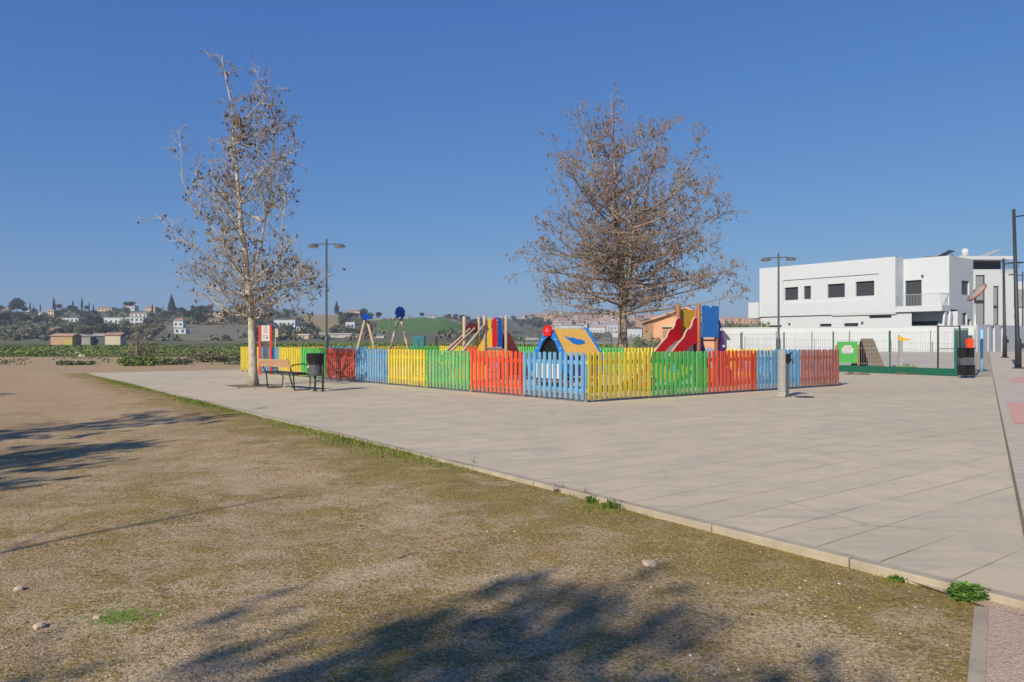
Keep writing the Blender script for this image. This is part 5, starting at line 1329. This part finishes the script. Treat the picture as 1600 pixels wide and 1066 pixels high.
# ---------------------------------------------------------------- grass and weeds along the kerb, gravel
def ground_pt(t, d): p = K0+E1*t-E2*d; return Vector((p.x, p.y, gz(p.x, p.y)))
def tkerb(px, py): return (gp(px, py)-K0).dot(E1)
b = MB(); rg = random.Random(15); Lk = (K1-K0).length
spots = [(tkerb(530,688),1.2,1.0),(tkerb(300,630),2.5,.8),(tkerb(200,600),3.5,.7),(tkerb(650,722),.8,.45),(tkerb(600,708),.9,.5),(tkerb(960,790),.22,.55),(tkerb(930,785),.16,.5),(tkerb(450,665),1.0,.5),(tkerb(1400,900),.10,.4),(tkerb(880,770),.15,.4)]
for _ in range(15000):
    t = rg.uniform(.2, Lk+.3); g = sum(h*math.exp(-((t-c)/w)**2) for c, w, h in spots)
    cl = .5+.5*mnoise.noise(Vector((t*2.3, 0, 5)))
    if rg.random() > min(1, g*1.2+.05+.25*cl*(t < Lk*.8)): continue
    d_ = abs(rg.gauss(0, .10+.12*min(1, g)))+.01; p = ground_pt(t, d_); h = (.014+.055*g*rg.random())*rg.uniform(.5,1.1); a = rg.uniform(0,6.28); w = rg.uniform(.002,.0045)*(1+p.y*.05)
    s = Vector((cos(a), sin(a), 0)); ln = Vector((rg.gauss(0,.4), rg.gauss(0,.4), 0))*h; b.cur = 0 if rg.random() < .8 else 1
    b.add([p-s*w, p+s*w, p+s*w*.6+ln*.4+Vector((0,0,h*.6)), p+ln+Vector((0,0,h)), p-s*w*.6+ln*.4+Vector((0,0,h*.6))], [(0,1,2,3,4)])
# sparse short blades over the near dirt
for _ in range(9000):
    Y = 2.3+rg.random()**1.5*9; px = rg.uniform(-40, 1560); x = (px-800)/F*Y; p = Vector((x, Y, 0)); kd = KD-p.dot(E2)
    if kd < .05: continue
    if mnoise.noise(Vector((x*.8, Y*.8, 2)))+.25*mnoise.noise(Vector((x*4, Y*4, 2))) < .12 and not (kd < .5 and rg.random() < .5): continue
    p.z = gz(x, Y); h = rg.uniform(.006,.018); a = rg.uniform(0,6.28); s = Vector((cos(a), sin(a), 0)); w = .0022
    b.cur = 1 if rg.random() < .15 else 2
    b.add([p-s*w, p+s*w, p+Vector((rg.gauss(0,.008), rg.gauss(0,.008), h))], [(0,1,2)])
# little green patch
for _ in range(450):
    c = gp(190, 945)+Vector((rg.gauss(0,.09), rg.gauss(0,.07), 0)); c.z = gz(c.x, c.y); h = rg.uniform(.008,.025); s = Vector((1,0,0)); b.cur = 1
    b.add([c-s*.002, c+s*.002, c+Vector((rg.gauss(0,.01), rg.gauss(0,.01), h))], [(0,1,2)])
M['moss'] = m_fol('moss_blades', (.09,.085,.02), (.22,.19,.05))
o = b.build('grass', [M['grassy'], M['weed'], M['moss']]); o['kind'] = 'stuff'
def weed(px, py, w, h, n, label, seed, leaf=.018, mat='weed'):
    rnd = random.Random(seed); p = gp(px, py, -.04); p.z = gz(p.x, p.y); b = MB()
    for _ in range(n):
        a = rnd.uniform(0,6.28); r = w*math.sqrt(rnd.random())/2; q = Vector((r*cos(a), r*sin(a)*.7, 0)); hh = h*rnd.uniform(.25,1)*(1-.5*(r/w*2)**2)
        tip = q+Vector((rnd.gauss(0,.012), rnd.gauss(0,.012), hh)); b.tube([q*.5, q, tip], [.0016,.0014,.001], 3, False)
        for k in range(3):
            d_ = Vector((rnd.gauss(0,1), rnd.gauss(0,1), rnd.uniform(-.2,.6))).normalized(); e = d_.cross(Vector((0,0,1))).normalized(); s = leaf*rnd.uniform(.6,1.2)
            b.add([tip, tip+d_*s*.5+e*s*.4, tip+d_*s, tip+d_*s*.5-e*s*.4], [(0,1,2,3)])
    o = b.build('weed', M[mat], loc=p); return tag(o, label, 'weed')
weed(1513, 935, .19, .085, 300, 'bright green leafy weed at the kerb, right of the others', 71, .022)
weed(1404, 905, .09, .035, 90, 'small green weed at the kerb left of the leafy one', 72, .012)
weed(1468, 917, .14, .02, 70, 'flat green weed between the two larger ones by the kerb', 73, .01)
weed(962, 793, .22, .05, 140, 'green weed tuft at the kerb in the middle of the view', 74, .02)
weed(926, 785, .14, .05, 90, 'slightly smaller green weed tuft left of the middle one', 75, .018)
def stalks(px, py, n, h, label, seed, litter=False):
    rnd = random.Random(seed); p = gp(px, py, -.03); b = MB()
    for _ in range(n):
        q = Vector((rnd.gauss(0,.02), rnd.gauss(0,.02), 0)); t = q+Vector((rnd.gauss(0,.03), rnd.gauss(0,.02), h*rnd.uniform(.4,1))); b.tube([q, (q+t)/2+Vector((rnd.gauss(0,.006),0,0)), t], [.0018,.0014,.0008], 4)
        b.tube([(q+t)/2, (q+t)/2+Vector((rnd.gauss(0,.03),0,.02))], .001, 3)
    if litter: 
        for _ in range(5): c = Vector((rnd.gauss(0,.03), rnd.gauss(0,.015), .012)); b.box(c, (.035,.02,.012), Matrix.Rotation(rnd.uniform(0,3), 3, 'Z') @ Matrix.Rotation(rnd.uniform(-.6,.6), 3, 'X'))
    o = b.build('dry_stalks', M['stalk'], loc=p); return tag(o, label, 'dry weed')
stalks(872, 769, 9, .11, 'dry stalks with dark litter at their foot on the kerb', 76, True)
stalks(741, 728, 6, .10, 'thin dry stalks growing at the kerb, left ones', 77)
stalks(912, 777, 6, .09, 'thin dry stalks right of the dark litter', 78)
stalks(1220, 846, 4, .03, 'tiny dry tuft at the break of the kerb', 79)
def stick(p, q, r, label):
    b = MB(); p.z = gz(p.x, p.y)+.006; q.z = gz(q.x, q.y)+.008; b.tube([p, (p+q)/2+Vector((0,.006,.004)), q], [r, r*.8, r*.4], 5); o = b.build('stick', M['stalk']); tag(o, label, 'stick')
stick(gp(622,855), gp(654,847), .004, 'thin dry stick on the mossy dirt left of the middle')
stick(gp(738,950), gp(770,945), .004, 'thin dry stick lying near the shadow edge')
def stone_(px, py, w, d_, h, label, seed, m='stone'):
    rnd = random.Random(seed); p = gp(px, py, -.06); p.z = gz(p.x, p.y); b = MB(); b.lathe((0,0,0), [(0,1),(.7,.95),(1,.5),(.95,-.3)], 9)
    b.v = [(x*w/2*(1+rnd.uniform(-.2,.2)), y*d_/2*(1+rnd.uniform(-.2,.2)), z*h) for x, y, z in b.v]; o = b.build('flat_stone', M[m], loc=p); o.rotation_euler = (0,0,rnd.uniform(-.4,.6)); tag(o, label, 'stone')
M['pale_stone'] = simple('pale_stone', (.46,.37,.28), .9, .15, 30, bump=.3)
stone_(1015, 883, .085, .11, .012, 'flat pale pinkish stone in the moss right of the middle', 81, 'pale_stone')
stone_(30, 924, .05, .05, .02, 'small pale stone at the lower left', 82, 'pale_stone'); stone_(62, 981, .05, .06, .02, 'pale stone lowest on the left', 83, 'pale_stone')
stone_(151, 966, .04, .03, .014, 'small stone right of the lowest left one', 84, 'pale_stone')
# loose gravel
b = MB(); rp = random.Random(16)
for _ in range(24000):
    Y = 2.2+rp.random()**1.25*6.5; px = rp.uniform(-40, 1600); x = (px-800)/F*Y
    if KD-Vector((x, Y, 0)).dot(E2) < .04: continue
    if mnoise.noise(Vector((x*1.1, Y*1.1, 12)))+.5*mnoise.noise(Vector((x*4, Y*4, 12))) < rp.uniform(-.5,.25): continue
    s = rp.uniform(.0018,.0042)*(1 if rp.random() < .985 else 2.6); z = gz(x, Y)+s*.2; b.cur = rp.choice([0,0,1,2])
    a = rp.uniform(0,6.28); A_ = [Vector((cos(a+k*1.57)*s*rp.uniform(.7,1.2), sin(a+k*1.57)*s*rp.uniform(.7,1.2), 0)) for k in range(4)]; c = Vector((x, Y, z))
    b.add([c+q for q in A_]+[c+Vector((0,0,s*.75))], [(0,1,4),(1,2,4),(2,3,4),(3,0,4)])
o = b.build('gravel', [M['pale_stone'], simple('white_pebble', (.56,.50,.40), .85, .1), simple('grey_pebble', (.33,.30,.26), .85, .2)]); o['kind'] = 'stuff'
# dead leaves and twig scraps lying on the dirt
b = MB(); rl2 = random.Random(19)
for _ in range(900):
    Y = 2.3+rl2.random()**1.3*9; px = rl2.uniform(-40, 1580); x = (px-800)/F*Y
    if KD-Vector((x, Y, 0)).dot(E2) < .03: continue
    c = Vector((x, Y, gz(x, Y)+.004)); a = rl2.uniform(0,6.28); u = Vector((cos(a), sin(a), rl2.uniform(-.2,.4))); w = Vector((-sin(a), cos(a), rl2.uniform(-.3,.5))); s = rl2.uniform(.006,.016)
    if rl2.random() < .35: b.cur = 1; b.tube([c, c+u*s*3], .0014, 3)
    else: b.cur = 0; b.add([c-u*s, c+w*s*.55, c+u*s, c-w*s*.5+Vector((0,0,.004))], [(0,1,2),(0,2,3)])
o = b.build('leaf_litter', [M['dry_leaf'], M['stalk']]); o['kind'] = 'stuff'
# fallen leaves
b = MB()
for i, (px, py) in enumerate(((445,610),(420,608),(430,603),(470,702),(1035,560))):
    pass
rl = random.Random(21); lf = MB(); lf.add([(0,0,0),(.05,.03,.014),(.10,0,.004),(.05,-.035,.012)], [(0,1,2),(0,2,3)]); me = bpy.data.meshes.new('fallen_leaf'); me.from_pydata(lf.v, [], lf.f); me.materials.append(M['dry_leaf'])
for i in range(26):
    c = b1+Vector((rl.gauss(.6,1.0), rl.gauss(0,.9), .008)); o = link('fallen_leaf', me, None, c); o.rotation_euler = (0,0,rl.uniform(0,6.28)); o.scale = (rl.uniform(.6,1.3),)*3
    tag(o, 'dry brown leaf lying on the paving around the pale tree', 'leaf', 'fallen leaves under the pale tree')
# planting hole of the pale tree
b = MB(); b.add([(-.75*1,-.6,0),(.7,-.6,0),(.75,.6,0),(-.7,.6,0)], [(0,1,2,3)]); o = b.build('tree_pit', M['gap'], loc=b1+Vector((0,0,.005))); o.rotation_euler = (0,0,math.atan2(E1.y,E1.x)); o['kind'] = 'structure'

# ---------------------------------------------------------------- the air between here and the hills
b = MB(); b.bb(-4050, 4050, -4050, 4550, -1.2, 62)
mh = bpy.data.materials.new('haze'); mh.use_nodes = True; t = mh.node_tree; t.nodes.remove(t.nodes['Principled BSDF'])
pv = t.nodes.new('ShaderNodeVolumePrincipled'); pv.inputs['Density'].default_value = .00034; pv.inputs['Color'].default_value = (.70,.82,1.0,1); pv.inputs['Anisotropy'].default_value = .2
t.links.new(pv.outputs[0], t.nodes['Material Output'].inputs['Volume'])
o = b.build('haze', mh); o['kind'] = 'stuff'
